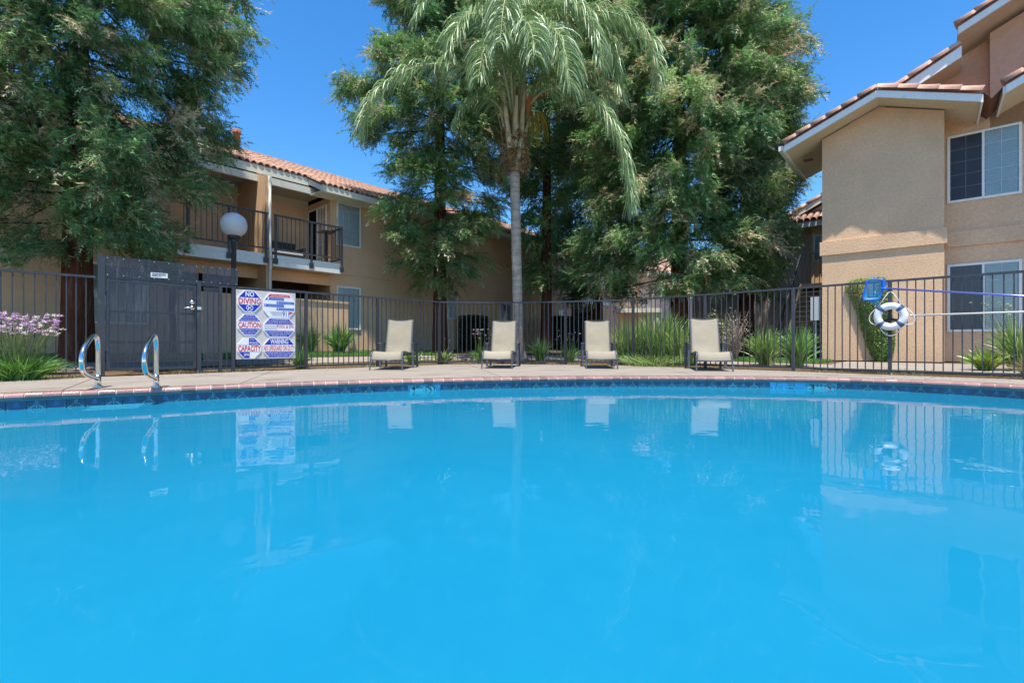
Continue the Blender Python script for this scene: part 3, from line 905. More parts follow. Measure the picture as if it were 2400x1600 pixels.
t = thing('side_table', 'tall thin black table in the corner of the balcony by the window', 'table', place_on((-5.64, 14.70), A_L, -.28, -.30, 2.862), A_L)
b = MB(); b.box(-.20, .20, -.20, .20, .98, 1.01); b.build('table_top', M['iron_black'], t)
b = MB(); b.box(-.035, .035, -.035, .035, .02, .98); b.build('leg', M['iron_black'], t)
b = MB(); b.box(-.16, .16, -.16, .16, 0, .019); b.build('base', M['iron_black'], t)

# ---- right building -------------------------------------------------
RB = thing('apartment_building', 'tan stucco building with a gabled windowless bay behind the life ring', 'building', (9.54, 10.45, 0), A_R)
SR = M['stucco']
b = MB(); b.prism([(-2.28, .09), (0, .09), (0, 5.64), (-1.14, 6.09), (-2.28, 5.64)], 0, 1.6, 'y'); b.build('bay_wall', SR, RB)
b = MB(); b.box(-2.20, -.07, .07, 1.6, -.1, .088); b.build('foundation', M['base'], RB)
b = MB(); b.box(-2.325, .045, -.045, -.001, 2.71, 3.05); b.box(.001, .045, -.001, .699, 2.71, 3.05); b.box(-2.325, -2.281, -.001, 1.6, 2.71, 3.05); b.build('belt_course', SR, RB)
b = MB(); b.box(.001, 5.0, .70, .9, .09, 5.9); b.build('back_wall', SR, RB)
b = MB(); b.box(.001, 5.0, .76, .9, -.1, .088); b.build('foundation', M['base'], RB)
b = MB(); b.box(.046, 5.0, .655, .699, 2.71, 3.05); b.build('belt_course', SR, RB)
window(RB, .06, 1.24, 3.72, 5.25, .70, 2, 2, 5, blind=(False, True), screen=(0,))
window(RB, .06, 1.24, .77, 2.31, .70, 2, 2, 4, blind=(True, True), screen=(0,))
window(RB, 2.2, 3.4, 3.72, 5.25, .70, 2, 2, 5); window(RB, 2.2, 3.4, .77, 2.31, .70, 2, 2, 4)

def gable(px_, zt, xl, xr, sl, y0, y1, name='roof', th=.20, tiles=True, left_only=False, srt=.345, big=BAR_BIG, fasc=.125):
    """front gable: slopes as slabs with a cream board along the rake and barrel tiles on top of it"""
    b = MB()
    def z(x): return zt - abs(x - px_) * sl
    seg = [(xl, px_), (px_, xr)] if not left_only else [(xl, px_)]
    for a, c in seg:
        b.add([(a, y0, z(a)), (c, y0, z(c)), (c, y1, z(c)), (a, y1, z(a)), (a, y0, z(a) - .05), (c, y0, z(c) - .05), (c, y1, z(c) - .05), (a, y1, z(a) - .05)],
              [(0, 1, 2, 3), (4, 7, 6, 5), (0, 4, 5, 1), (2, 6, 7, 3), (0, 3, 7, 4), (1, 5, 6, 2)])
    rf = b.build(name, M['tile_dark'], RB)
    for a, c in seg:
        b = MB(); b.prism([(a, z(a) - .03 - fasc), (c, z(c) - .03 - fasc), (c, z(c) - .002), (a, z(a) - .002)], y0 - .04, y0 - .002, 'y'); b.build('rake_board', M['white'], rf)
        b = MB(); b.prism([(a, z(a) - fasc + .02), (c, z(c) - fasc + .02), (c, z(c) - fasc + .035), (a, z(a) - fasc + .035)], y0, y1, 'y'); b.build('soffit', M['soffit'], rf)
        an = math.atan(sl); L = abs(c - a) / math.cos(an); k = max(1, int(round(L / srt)))
        for i in range(k):
            tt = (i + .5) / k
            up = c if (z(c) > z(a)) else a; lo = a if up == c else c
            xx = lo + (up - lo) * tt
            # barrel runs along the slope: local +y points up the slope
            d = Vector((up - lo, 0, z(up) - z(lo))).normalized()
            n_ = Vector((-d.z, 0, d.x)) if d.x > 0 else Vector((d.z, 0, -d.x))
            s_ = d.cross(n_)
            sx = s_
            m = Matrix(((sx.x, d.x, n_.x, xx), (sx.y, d.y, n_.y, y0 + .030), (sx.z, d.z, n_.z, z(xx) + .045 + .006 * (i % 2)), (0, 0, 0, 1)))
            link('tile', big, rf, mtx=m @ Matrix.Scale(L / k / .46, 4, (0, 1, 0)) @ Matrix.Rotation(R.uniform(-.01, .01), 4, 'Z'))
    return rf
r1 = gable(-1.14, 6.235, -2.99, .54, .40, -.60, 2.2)
b = MB(); b.box(-3.03, -2.992, -.60, 2.2, 5.33, 5.49); b.build('eave_board', M['white'], r1)
b = MB(); b.box(-3.13, -3.032, -.62, 2.2, 5.385, 5.505); b.build('gutter', M['trim'], r1)
b = MB(); b.box(.541, .575, -.60, .69, 5.40, 5.56); b.build('eave_board', M['white'], r1)
b = MB(); b.add([(.575, -.60, 5.60), (.70, -.52, 5.46), (.70, .69, 5.46), (.575, .69, 5.60), (.86, -.60, 5.62), (.86, .69, 5.62)], [(0, 1, 2, 3), (1, 4, 5, 2)]); b.build('valley', M['tile_dark'], r1, fix=False)
b = MB(); b.box(-2.75, -2.55, .3, .5, 5.335, 5.36); b.build('soffit_vent', M['tile_dark'], r1)
r2 = gable(4.2, 7.27, .89, 7.5, .50, -.60, 1.2)
b = MB(); b.box(.852, .889, -.60, .69, 5.47, 5.61); b.build('eave_board', M['white'], r2)
# main gable behind
mp_, mz = 4.3, 9.07
def zmain(x): return mz - abs(x - mp_) * .455
b = MB(); b.prism([(-1.3, 5.2), (.755, 5.2), (.755, zmain(.755) - .1), (-1.3, zmain(-1.3) - .1)], 1.0, 1.2, 'y'); b.build('gable_wall', M['stucco_rose'], RB)
b = MB(); b.prism([(.756, 5.2), (7.5, 5.2), (7.5, zmain(7.5) - .1), (4.3, mz - .1), (.756, zmain(.756) - .1)], .70, 1.2, 'y'); b.build('gable_wall', M['stucco_rose'], RB)
r3 = gable(mp_, mz + .14, .22, 8.0, .455, -.02, 9.0)
r4 = gable(mp_ - .02, mz - .02, -1.35, .40, .455, .12, 9.0, left_only=True) if 0 else None
def lower_rake():
    b = MB()
    def z(x): return 6.99 - (.30 - x) * .50
    a, c = -1.7, .28
    b.add([(a, .10, z(a)), (c, .10, z(c)), (c, 9, z(c)), (a, 9, z(a)), (a, .10, z(a) - .05), (c, .10, z(c) - .05), (c, 9, z(c) - .05), (a, 9, z(a) - .05)],
          [(0, 1, 2, 3), (4, 7, 6, 5), (0, 4, 5, 1), (2, 6, 7, 3), (0, 3, 7, 4), (1, 5, 6, 2)])
    rf = b.build('roof', M['tile_dark'], RB)
    b = MB(); b.prism([(a, z(a) - .24), (c, z(c) - .24), (c, z(c) - .002), (a, z(a) - .002)], .06, .098, 'y'); b.build('rake_board', M['white'], rf)
    b = MB(); b.prism([(a, z(a) - .20), (c, z(c) - .20), (c, z(c) - .185), (a, z(a) - .185)], .10, 1.0, 'y'); b.build('soffit', M['soffit'], rf)
    an = math.atan(.5)
    for i in range(5):
        xx = -1.55 + i * .40
        d = Vector((math.cos(an), 0, math.sin(an))); n_ = Vector((-d.z, 0, d.x)); s_ = d.cross(n_)
        m = Matrix(((s_.x, d.x, n_.x, xx), (s_.y, d.y, n_.y, .13), (s_.z, d.z, n_.z, z(xx) + .045), (0, 0, 0, 1)))
        link('tile', BAR_BIG, rf, mtx=m)
lower_rake()
b = MB(); b.box(-2.55, -2.33, .12, .34, 1.10, 1.70); mbx = b.build('meter_box', M['grey_box'], RB)
b = MB(); b.box(-2.47, -2.43, .2, .24, .05, 1.10); b.build('conduit', M['grey_box'], RB)
b = MB(); b.box(-2.2801, -2.29, 1.0, 3, 0, 5.3); 
b = MB(); b.box(-2.28, 5, 1.601, 9, -.1, 5.3); b.build('rear_wall', SR, RB)

# ---- building at the back with the stair -------------------------------
BB = thing('apartment_building', 'shaded grey brown building end behind the outdoor stair', 'building', (9.54, 10.45, 0), A_R)
SG = M['stucco_grey']
def zb(x): return 4.86 + (x + 4.73) * .5
b = MB(); b.prism([(-8.0, -.1), (1.5, -.1), (1.5, 6.6), (-.9, 6.78), (-8.0, zb(-8.0))], 6.5, 6.9, 'y'); b.build('end_wall', SG, BB)
b = MB(); b.prism([(-8.4, zb(-8.4) - .02), (-.6, zb(-.6) - .02), (-.6, zb(-.6) + .18), (-8.4, zb(-8.4) + .18)], 6.1, 6.14, 'y'); rk = b.build('roof', M['trim'], BB)
b = MB(); b.prism([(-8.4, zb(-8.4) + .13), (-.6, zb(-.6) + .13), (-.6, zb(-.6) + .19), (-8.4, zb(-8.4) + .19)], 6.141, 12, 'y'); b.build('roof_deck', M['tile_dark'], rk)
for i in range(16):
    xx = -8.0 + i * .46; an = math.atan(.5)
    d = Vector((math.cos(an), 0, math.sin(an))); n_ = Vector((-d.z, 0, d.x)); s_ = d.cross(n_)
    m = Matrix(((s_.x, d.x, n_.x, xx), (s_.y, d.y, n_.y, 6.19), (s_.z, d.z, n_.z, zb(xx) + .20), (0, 0, 0, 1)))
    link('tile', BAR_BIG, rk, mtx=m)
# nearer part with a tiled eave over the landing
b = MB(); b.box(-3.45, -1.5, 5.85, 6.499, -.1, 5.0); b.build('stair_wall', ST, BB)
b = MB(); b.box(-4.35, -1.5, 5.45, 5.60, 4.66, 4.86); ev = b.build('eave', M['trim'], BB)
b = MB(); b.prism([(5.44, 4.84), (7.0, 5.5), (7.0, 5.56), (5.44, 4.90)], -4.40, -1.5, 'x'); b.build('eave_deck', M['tile_dark'], ev)
b = MB(); b.prism([(5.60, 4.70), (6.5, 4.70), (6.5, 4.72), (5.60, 4.72)], -4.35, -1.5, 'x'); b.build('soffit', M['soffit'], ev)
an2 = math.atan(.66 / 1.56)
for i in range(14):
    for r_ in range(4):
        xx = -4.32 + i * .20; y = 5.58 + r_ * .34
        link('tile', BAR, ev, mtx=Matrix.Translation((xx, y, 4.91 + (y - 5.44) * .423)) @ Matrix.Rotation(an2, 4, 'X'))
window(BB, -3.38, -2.9, 3.45, 4.4, 5.85, 1, 2, 3)

# ---- outdoor stair ------------------------------------------------------
SS = thing('outdoor_stair', 'dark outdoor stair with a slanting rail climbing beside the right building', 'stair', (9.54, 10.45, 0), A_R)
NS = 14
for k in range(NS):
    y = 2.3 + k * .215; z = .17 + k * .178
    b = MB(); b.box(-3.62, -2.55, y, y + .27, z - .05, z); b.build('tread', M['tread'], SS)
b = MB(); b.prism([(2.2, .0), (2.45, .0), (5.35, 2.36), (5.35, 2.62), (5.2, 2.62)], -3.70, -3.64, 'x'); b.build('stringer', M['tread'], SS)
b = MB(); b.prism([(2.2, .0), (2.45, .0), (5.35, 2.36), (5.35, 2.62), (5.2, 2.62)], -2.53, -2.47, 'x'); b.build('stringer', M['tread'], SS)
b = MB(); b.box(-3.70, -2.4, 5.32, 6.4, 2.40, 2.62); b.build('landing', M['tread'], SS)
b = MB(); b.tube([(-3.70, 1.95, .75), (-3.70, 2.05, .98), (-3.70, 5.25, 3.62), (-3.70, 5.4, 3.66)], .028, 8); b.build('handrail', M['iron'], SS, True)
b = MB(); b.bar((-3.72, 5.4, 3.70), (-2.5, 5.4, 3.70), .05, .05); b.build('landing_rail', M['iron_black'], SS)
for k in range(9):
    x = -3.70 + k * .14; b = MB(); b.bar((x, 5.4, 2.62), (x, 5.4, 3.68), .022, .022); b.build('baluster', M['iron_black'], SS)
for k in range(7):
    y = 2.15 + k * .5; z0 = .06 + (y - 2.15) * .825; b = MB(); b.bar((-3.70, y, z0), (-3.70, y, z0 + .98), .03, .03); b.build('post', M['iron'], SS)

# ---- far building closing the view between the trees --------------------
FB = thing('apartment_building', 'far tan two storey building glimpsed low between the trunks of the redwoods', 'building', (12.0, 30.0, 0), math.radians(-6))
b = MB(); b.box(-14, 6, 0, 8, -.1, 5.0); b.build('wall', M['stucco_grey'], FB)
b = MB(); b.prism([(-.8, 4.85), (4, 6.9), (8.8, 4.85), (8.8, 5.0), (4, 7.05), (-.8, 5.0)], -14.6, 6.6, 'x'); rf = b.build('roof', M['tile'], FB)
b = MB(); b.box(-14.6, 6.6, -.84, -.801, 4.75, 5.0); b.build('fascia', M['trim'], rf)
for x in (-12.5, -9, -6, -2.5, 1.0):
    window(FB, x, x + 1.2, 3.5, 4.7, 0, 2, 2, 3); window(FB, x, x + 1.2, .95, 2.2, 0, 2, 2, 3)
b = MB(); b.box(-11, -3, -2.6, -.001, 2.35, 2.6); b.build('carport_roof', M['trim'], FB)
for x in (-10.8, -7, -3.2):
    b = MB(); b.box(x - .08, x + .08, -2.5, -2.34, -.1, 2.349); b.build('carport_post', M['trim'], FB)
# ------------------------------------------------------------------ trees
def rot_from(dirs, up_noise, rng):
    """(M,3,3) frames whose x axis is dirs, z roughly up"""
    x = dirs / np.linalg.norm(dirs, axis=1, keepdims=True)
    up = np.tile([0, 0, 1.0], (len(x), 1)) + rng.normal(0, up_noise, (len(x), 3))
    y = np.cross(up, x); y /= np.linalg.norm(y, axis=1, keepdims=True) + 1e-9
    z = np.cross(x, y)
    return np.stack([x, y, z], -1)

def spray_template(rng, n=7, wid=.048, drop=.30):
    """a feathery redwood twig of unit length along +x: pointed leaflets both sides, tip drooping"""
    vs = []; fs = []
    def leaf(p, d, L, w, along):
        a = len(vs); vs.extend([p - along * w, p + along * w, p + d * L]); fs.append((a, a + 1, a + 2))
    def stem(t): return np.array([t, 0, -drop * t * t])
    ax = np.array([1.0, 0, 0])
    for i in range(n):
        t = .06 + .88 * i / (n - 1)
        L = (.36 - .18 * t) * rng.uniform(.75, 1.25)
        for sd in (-1, 1):
            a = math.radians(rng.uniform(30, 62)); d = np.array([math.cos(a), sd * math.sin(a), rng.uniform(-.55, .25)])
            d /= np.linalg.norm(d)
            al = ax + rng.normal(0, .3, 3); al /= np.linalg.norm(al)
            leaf(stem(t), d, L, wid * (1.15 - .4 * t), al)
    e = np.array([1, 0, -.5]); e /= np.linalg.norm(e)
    leaf(stem(.80), e, .32, wid * .8, np.array([0, 1.0, 0]))
    return np.array(vs), np.array(fs)

TRNG = np.random.default_rng(5)
SPR = [spray_template(TRNG) for _ in range(5)]

GREENS = np.array([(.056, .117, .036), (.080, .150, .046), (.040, .090, .032), (.105, .160, .053), (.047, .108, .045), (.142, .177, .070)])
DRY = np.array([(.28, .235, .145), (.22, .15, .085), (.33, .29, .19)])

def prof_r(prof, z): return np.interp(z, [p[0] for p in prof], [p[1] for p in prof], left=0, right=0)

O_L = np.array([-5.64, 14.70]); NV = np.array([.7496, -.6619])
def clear_of_buildings(p):
    o = (p[:, 0] - O_L[0]) * NV[0] + (p[:, 1] - O_L[1]) * NV[1]
    q = p[:, :2] - np.array([9.54, 10.45])
    yr = q[:, 0] * .6619 + q[:, 1] * .7496; xr = q[:, 0] * .7496 - q[:, 1] * .6619
    return ((o > .85) | (p[:, 2] > 8.0)) & ~((yr > 6.0) & (p[:, 2] < 6.5)) & ~((xr > -3.2) & (yr > -.8) & (p[:, 2] < 7.5))

def redwood(label, base, r0, H, prof, nbr, seed, spl=.46, dens=1.0, dry=.16, lean=(0, 0), lumps=None, zvis=13.0, trunk_to=None):
    rng = np.random.default_rng(seed)
    t = thing('redwood_tree', label, 'tree', base, 0, 'redwood trees behind the pool fence')
    # trunk, fluted
    b = MB(); k = 15; vs = []; nseg = 16
    for i in range(k):
        f = i / (k - 1); z = -.15 + f * (H + .1); r = r0 * ((1 - f) ** .85 * .92 + .03) * (1 + .18 * math.exp(-max(z, 0) / .35))
        for j in range(nseg):
            a = 2 * math.pi * j / nseg
            rr = r * (1 + .055 * math.sin(a * 5 + .3 * i) + .035 * math.sin(a * 8 - .5 * i + seed))
            vs.append((lean[0] * f + rr * math.cos(a), lean[1] * f + rr * math.sin(a), z))
    fs = [(i * nseg + j, i * nseg + (j + 1) % nseg, (i + 1) * nseg + (j + 1) % nseg, (i + 1) * nseg + j) for i in range(k - 1) for j in range(nseg)]
    b.add(vs, fs); b.build('trunk', M['bark'], t, True)
    # limbs and sprays
    zs = np.linspace(prof[0][0], prof[-1][0], 200); w = prof_r(prof, zs) + .25
    cdf = np.cumsum(w); cdf /= cdf[-1]
    lb = MB(); P = []; D = []; S = []; C = []
    ga = rng.uniform(0, 6.28)
    for i in range(nbr):
        ze = float(np.interp((i + rng.uniform(.1, .9)) / nbr, cdf, zs))
        az = ga + i * 2.39996 + rng.normal(0, .25)
        Rr = float(prof_r(prof, ze)) * rng.uniform(.72, 1.06)
        if lumps: 
            for (la, lz, lw, lh, lk) in lumps:
                da = (az - la + math.pi) % (2 * math.pi) - math.pi
                Rr *= 1 + (lk - 1) * math.exp(-(da / lw) ** 2 - ((ze - lz) / lh) ** 2)
        Rr = max(Rr, .35)
        zt = ze + Rr * rng.uniform(.10, .38)                 # leaves the trunk higher than its tip
        dr = np.array([math.cos(az), math.sin(az)]); pr = np.array([-dr[1], dr[0]])
        bend = rng.normal(0, .14)
        def pt(u):
            xy = dr * Rr * u + pr * bend * Rr * u * u
            f = zt / H
            z = zt + (ze - zt) * u ** 1.5 + .10 * Rr * max(0, u - .72)
            return np.array([xy[0] + lean[0] * f, xy[1] + lean[1] * f, z])
        us = np.linspace(0.02, .97, 6)
        lb.tube([tuple(pt(u)) for u in us], [max(.006, .011 * Rr * (1 - u) + .005) for u in us], 4)
        hi = ze > zvis
        toc = -np.array(base[:2]) / np.linalg.norm(base[:2]); facing = float(dr @ toc)
        keep = 1.0 if facing > -.25 else .18
        nt = max(2, int((2.2 + 5.0 * Rr) * dens * (.18 if hi else 1.0) * keep))
        bt = rng.uniform(.80, 1.20)                        # every bough its own shade of green
        drybough = rng.uniform(.1, 2.2)
        for q in range(nt):
            u = rng.uniform(.06, 1.0) ** .42 if rng.random() > .22 else rng.uniform(.08, .6); c0 = pt(u)
            nx = pt(min(u + .05, 1.06)) - c0; nx /= np.linalg.norm(nx)
            lat = (rng.uniform(0, 1) ** .8) * (.12 + .34 * Rr) * (1.10 - u * .75) * rng.choice([-1, 1])
            prv = np.array([pr[0], pr[1], 0.0])
            c0 = c0 + prv * lat + nx * abs(lat) * .5 + np.array([0, 0, rng.normal(.02, .12) - abs(lat) * .22])
            m = int(rng.integers(26, 42)); sz = spl * rng.uniform(.75, 1.25) * (1.5 if hi else 1.0)
            axis = nx * .75 + prv * np.sign(lat) * .35 + np.array([0, 0, rng.uniform(-.55, .30)]); axis /= np.linalg.norm(axis)
            dd = axis + rng.normal(0, .52, (m, 3)); dd[:, 2] += rng.uniform(-.35, .25)
            dd /= np.linalg.norm(dd, axis=1, keepdims=True)
            P.append(c0 + axis * rng.uniform(-1.15, .75, (m, 1)) * sz + rng.normal(0, .23, (m, 3)) * sz); D.append(dd); S.append(sz * rng.uniform(.6, 1.1, m))
            gi = int(rng.integers(0, len(GREENS)))
            c = (GREENS[gi] * .6 + GREENS[rng.integers(0, len(GREENS), m)] * .4) * bt * rng.uniform(.8, 1.25) * rng.uniform(.8, 1.2, (m, 1))
            pd = min(.85, dry * drybough * (.25 + 1.0 * u) * rng.choice([.25, .6, 2.2]))
            isdry = rng.random(m) < pd
            c[isdry] = DRY[rng.integers(0, len(DRY), isdry.sum())] * rng.uniform(.6, 1.15, (isdry.sum(), 1))
            C.append(c)
    P = np.vstack(P); D = np.vstack(D); S = np.concatenate(S); C = np.vstack(C)
    ok = clear_of_buildings(P + np.array(base)) & (P[:, 2] > .9)
    P, D, S, C = P[ok], D[ok], S[ok], C[ok]
    Rm = rot_from(D, .35, rng)
    V = []; Fc = []; Cc = []; off = 0
    pick = rng.integers(0, len(SPR), len(P))
    for k_, (tv_, tf_) in enumerate(SPR):
        sel = np.where(pick == k_)[0]
        if not len(sel): continue
        vv = np.einsum('mij,vj->mvi', Rm[sel] * S[sel][:, None, None], tv_) + P[sel][:, None, :]
        nv = len(tv_)
        ff = tf_[None] + (np.arange(len(sel)) * nv)[:, None, None] + off
        cc = np.repeat(C[sel][:, None, :], nv, 1) * rng.uniform(.82, 1.18, (len(sel), nv, 1))
        V.append(vv.reshape(-1, 3)); Fc.append(ff.reshape(-1, 3)); Cc.append(cc.reshape(-1, 3)); off += len(sel) * nv
    me = big_mesh('crown', np.vstack(V), np.vstack(Fc), np.vstack(Cc), [M['redwood']])
    o = link('crown', me, t)
    lo = lb.build('limbs', M['limb'], t, fix=False); lo['kind'] = 'stuff'
    return t

redwood('big dark redwood beside the gate, with its branches drooping over the tall screens', (-8.15, 8.9, .05), .255, 15.0,
        [(2.0, 1.5), (2.5, 2.1), (3.2, 2.15), (4.4, 2.25), (5.3, 2.55), (6.2, 2.75), (7.0, 2.65), (9, 2.8), (12, 1.7), (15, .3)], 175, 21, .29, 1.5, .17, zvis=7.6)
redwood('redwood with bare reddish trunk foot just to the left of the palm', (-2.34, 15.35, .22), .245, 17.0,
        [(2.0, .8), (2.7, 1.4), (3.6, 1.75), (4.5, 1.8), (5.2, 1.9), (6.0, 2.3), (7.4, 2.9), (8.5, 2.8), (9.8, 1.9), (11.4, 2.4), (13.4, 2.0), (17, .3)], 160, 22, .36, 1.0, .14)
redwood('slender redwood close behind the palm, thin low branches on its trunk', (1.31, 18.0, .20), .23, 18.5,
        [(2.5, .7), (4, 1.0), (5.4, 1.0), (6.2, 1.5), (7.4, 2.4), (9.4, 2.8), (12.6, 2.6), (16, 1.5), (18.5, .3)], 105, 23, .50, .75, .13)
redwood('broad full redwood with foliage low over the fence, behind the grass clump', (5.40, 15.25, .05), .30, 18.5,
        [(1.95, 2.4), (2.6, 3.0), (3.7, 3.1), (5.0, 3.2), (7.6, 3.5), (9.6, 3.2), (11.7, 2.6), (15, 1.8), (18.5, .3)], 190, 24, .375, 1.05, .17)
redwood('full redwood nearest the outdoor stair, its edge against the sky', (8.00, 16.15, .05), .27, 17.0,
        [(2.1, .8), (3.5, 1.0), (5.2, 1.6), (6.7, 1.85), (8.1, 1.95), (10, 1.55), (12.2, 1.1), (17, .2)], 130, 25, .39, 1.0, .12)
redwood('dark redwood standing farther back in the gap between palm and full redwood', (3.9, 21.5, .20), .25, 20.0,
        [(2.2, 1.4), (3.5, 2.2), (6, 2.6), (9, 2.8), (14, 2.4), (20, .3)], 85, 26, .62, .6, .10)
for i, (x, y, h, r_) in enumerate(((21.8, 35.0, 8.3, 1.6),)):
    redwood('small pale distant tree showing past the bay of the right building', (x, y, 0), .2, h, [(2.0, 1.3), (4, r_), (6, 1.4), (h, .2)], 50, 31 + i, .7, .8, .25)['group'] = 'distant trees'

# ------------------------------------------------------------------ palm
def ribbons(paths, widths, cols, rng):
    """many leaf ribbons at once: paths (M,k,3), widths (k,), cols (M,3)"""
    Mn, k, _ = paths.shape
    d = np.diff(paths, axis=1); d = np.concatenate([d, d[:, -1:]], 1)
    ref = rng.normal(0, 1, (Mn, 1, 3)) + np.array([0, 0, .3])
    s_ = np.cross(d, np.broadcast_to(ref, d.shape)); s_ /= np.linalg.norm(s_, axis=2, keepdims=True) + 1e-9
    w = np.asarray(widths)[None, :, None] if np.ndim(widths) == 1 else widths[:, :, None]
    V = np.stack([paths - s_ * w, paths + s_ * w], 2).reshape(Mn, k * 2, 3)
    f = np.array([(2 * i, 2 * i + 1, 2 * i + 3, 2 * i + 2) for i in range(k - 1)])
    Fc = (f[None] + (np.arange(Mn) * k * 2)[:, None, None]).reshape(-1, 4)
    C = np.repeat(cols[:, None, :], k * 2, 1).reshape(-1, 3)
    return V.reshape(-1, 3), Fc, C

PB = Vector((.15, 12.6, .11))
palm = thing('palm_tree', 'tall feathery palm with a pale ringed trunk standing behind the middle of the fence', 'palm', PB)
b = MB(); pts = []; rs = []
for i in range(64):
    f = i / 63; z = f * 5.1
    x = -.06 * f + .012 * math.sin(f * 5) + .07 * math.exp(-z / .4); r = .136 + .10 * math.exp(-z / .28) - .012 * f + (.006 if i % 2 else -.004)
    pts.append((x, 0, z - .1)); rs.append(r)
b.tube(pts, rs, 14); b.build('trunk', M['palm_trunk'], palm, True)
TOP = Vector((-.06, 0, 4.95))
b = MB(); b.lathe([(.15, 0), (.20, .22), (.25, .55), (.24, 1.0), (.19, 1.5), (.12, 2.1), (.05, 2.6)], 12, TOP); b.build('crownshaft', M['fibre'], palm, True)
prng = np.random.default_rng(8)
for i in range(17):
    a = i * 2.4 + .5; z0 = TOP.z - .02 + (i % 5) * .27; L = .75 + .5 * (i % 3); r = .20 + .085 * min(1, (i % 5) / 2)
    b = MB(); da = Vector((math.cos(a), math.sin(a), 0)); sd = Vector((-math.sin(a), math.cos(a), 0))
    vs = []; 
    for t_, w, o_ in ((0, .14, 0), (.35, .10, .055), (.7, .07, .12), (1, .045, .24)):
        c = Vector((TOP.x, 0, z0 + t_ * L)) + da * (r + o_ * .9)
        vs += [c - sd * w, c + da * .035, c + sd * w, c - da * .02]
    fs = []
    for k in range(3):
        for j in range(4): fs.append((k * 4 + j, k * 4 + (j + 1) % 4, k * 4 + 4 + (j + 1) % 4, k * 4 + 4 + j))
    fs.append((12, 13, 14, 15)); b.add(vs, fs); b.build('leaf_base', M['boot'], palm, True)
n_ = 420; aa = prng.uniform(0, 6.28, n_); zz0 = prng.uniform(4.95, 6.2, n_); pp = np.zeros((n_, 4, 3))
for j in range(4):
    rr = .20 + .10 * np.sin((zz0 - 4.9) * 1.9) + .05 * j * prng.uniform(.3, 1.4, n_)
    pp[:, j, 0] = TOP.x + np.cos(aa + .12 * j * prng.normal(0, 1, n_)) * rr; pp[:, j, 1] = np.sin(aa) * rr; pp[:, j, 2] = zz0 - .10 * j * prng.uniform(.2, 1.2, n_) + .02 * j
vv_, ff_, cc_ = ribbons(pp, [.018, .016, .010, .003], np.array([(.26, .15, .06), (.36, .25, .12), (.20, .10, .04)])[prng.integers(0, 3, n_)] * 1.1, prng)
o = link('loose_fibre', big_mesh('loose_fibre', vv_, ff_, cc_, [M['petal']]), palm); o['kind'] = 'stuff'
for px_, py_, qx, qy in ((1236, 275, 1246, 205), (1250, 240, 1294, 205)):
    b = MB(); p = W(px_, py_, 12.35) - PB; q = W(qx, qy, 12.3) - PB; m_ = (p + q) / 2
    s_ = (q - p).cross(Vector((0, 1, 0))).normalized() * .10
    b.add([p, m_ + s_, q, m_ - s_, m_ + Vector((0, .06, 0))], [(0, 1, 4), (1, 2, 4), (2, 3, 4), (3, 0, 4)]); b.build('spathe', M['spathe'], palm, fix=False)
b = MB(); 
# ripe fruit strands
for i in range(26):
    a = prng.uniform(0, 1); p = W(1244 + a * 26, 262, 12.5) - PB; q = W(1240 + a * 50, 300 + prng.uniform(0, 50), 12.45 + prng.uniform(-.1, .2)) - PB
    b.tube([p, (p + q) / 2 + Vector((.03, 0, .03)), q], [.012, .016, .008], 4)
b.build('fruit_cluster', mat('palm_fruit', (.26, .20, .03), .6, .3, .3, 12), palm)

def frond(ctrl, nl=84, ll=.85, seed=0, dry=0.0, droop=1.0, hole=.16):
    nl = int(nl * 1.75)
    rng = np.random.default_rng(seed)
    P = [Vector(c) - PB for c in ctrl]
    path = np.array([tuple(p) for p in spline(P, 10)])
    n = len(path)
    b = MB(); b.tube([tuple(p) for p in path], [.034 * (1 - i / n) + .006 for i in range(n)], 6)
    fo = b.build('frond', M['rachis'], palm, True)
    u = np.repeat(np.linspace(hole, .995, nl), 2) + rng.normal(0, .004, nl * 2); u = np.clip(u, 0, 1)
    sd = np.tile([-1, 1], nl)
    idx = u * (n - 1); i0 = np.clip(idx.astype(int), 0, n - 2); fr = idx - i0
    base = path[i0] * (1 - fr[:, None]) + path[i0 + 1] * fr[:, None]
    tan = path[i0 + 1] - path[i0]; tan /= np.linalg.norm(tan, axis=1, keepdims=True)
    side = np.cross(tan, [0, 0, 1.0]); side /= np.linalg.norm(side, axis=1, keepdims=True) + 1e-6
    upv = np.cross(side, tan)
    d0 = side * (sd * rng.uniform(.35, .95, nl * 2))[:, None] + tan * .55 + upv * rng.uniform(-.15, .55, nl * 2)[:, None]
    d0 /= np.linalg.norm(d0, axis=1, keepdims=True)
    L = ll * rng.uniform(.75, 1.1, nl * 2) * np.interp(u, [0, .12, .35, .8, 1], [.45, .8, 1.0, .85, .5])
    k = 5; paths = np.zeros((nl * 2, k, 3)); p = base.copy(); d = d0.copy()
    for j in range(k):
        paths[:, j] = p
        p = p + d * (L / (k - 1))[:, None]
        d = d + np.array([0, 0, -.62 * droop]) * rng.uniform(.7, 1.2, (nl * 2, 1)); d /= np.linalg.norm(d, axis=1, keepdims=True)
    c = np.array([(.112, .172, .066)]) * rng.uniform(.7, 1.45, (nl * 2, 1)); c = c * np.array([1, 1, 1]) + rng.uniform(0, .045, (nl * 2, 1)) * np.array([1.2, 1.0, .75])
    isd = rng.random(nl * 2) < dry; c[isd] = np.array([.30, .22, .10]) * rng.uniform(.7, 1.2, (isd.sum(), 1))
    V, Fc, Cc = ribbons(paths, [.006, .0105, .010, .007, .002], c, rng)
    o = link('leaflets', big_mesh('leaflets', V, Fc, Cc, [M['palm_leaf']]), fo); o['kind'] = 'stuff'
def FP(pts): return [W(*p) for p in pts]
T_ = 12.6
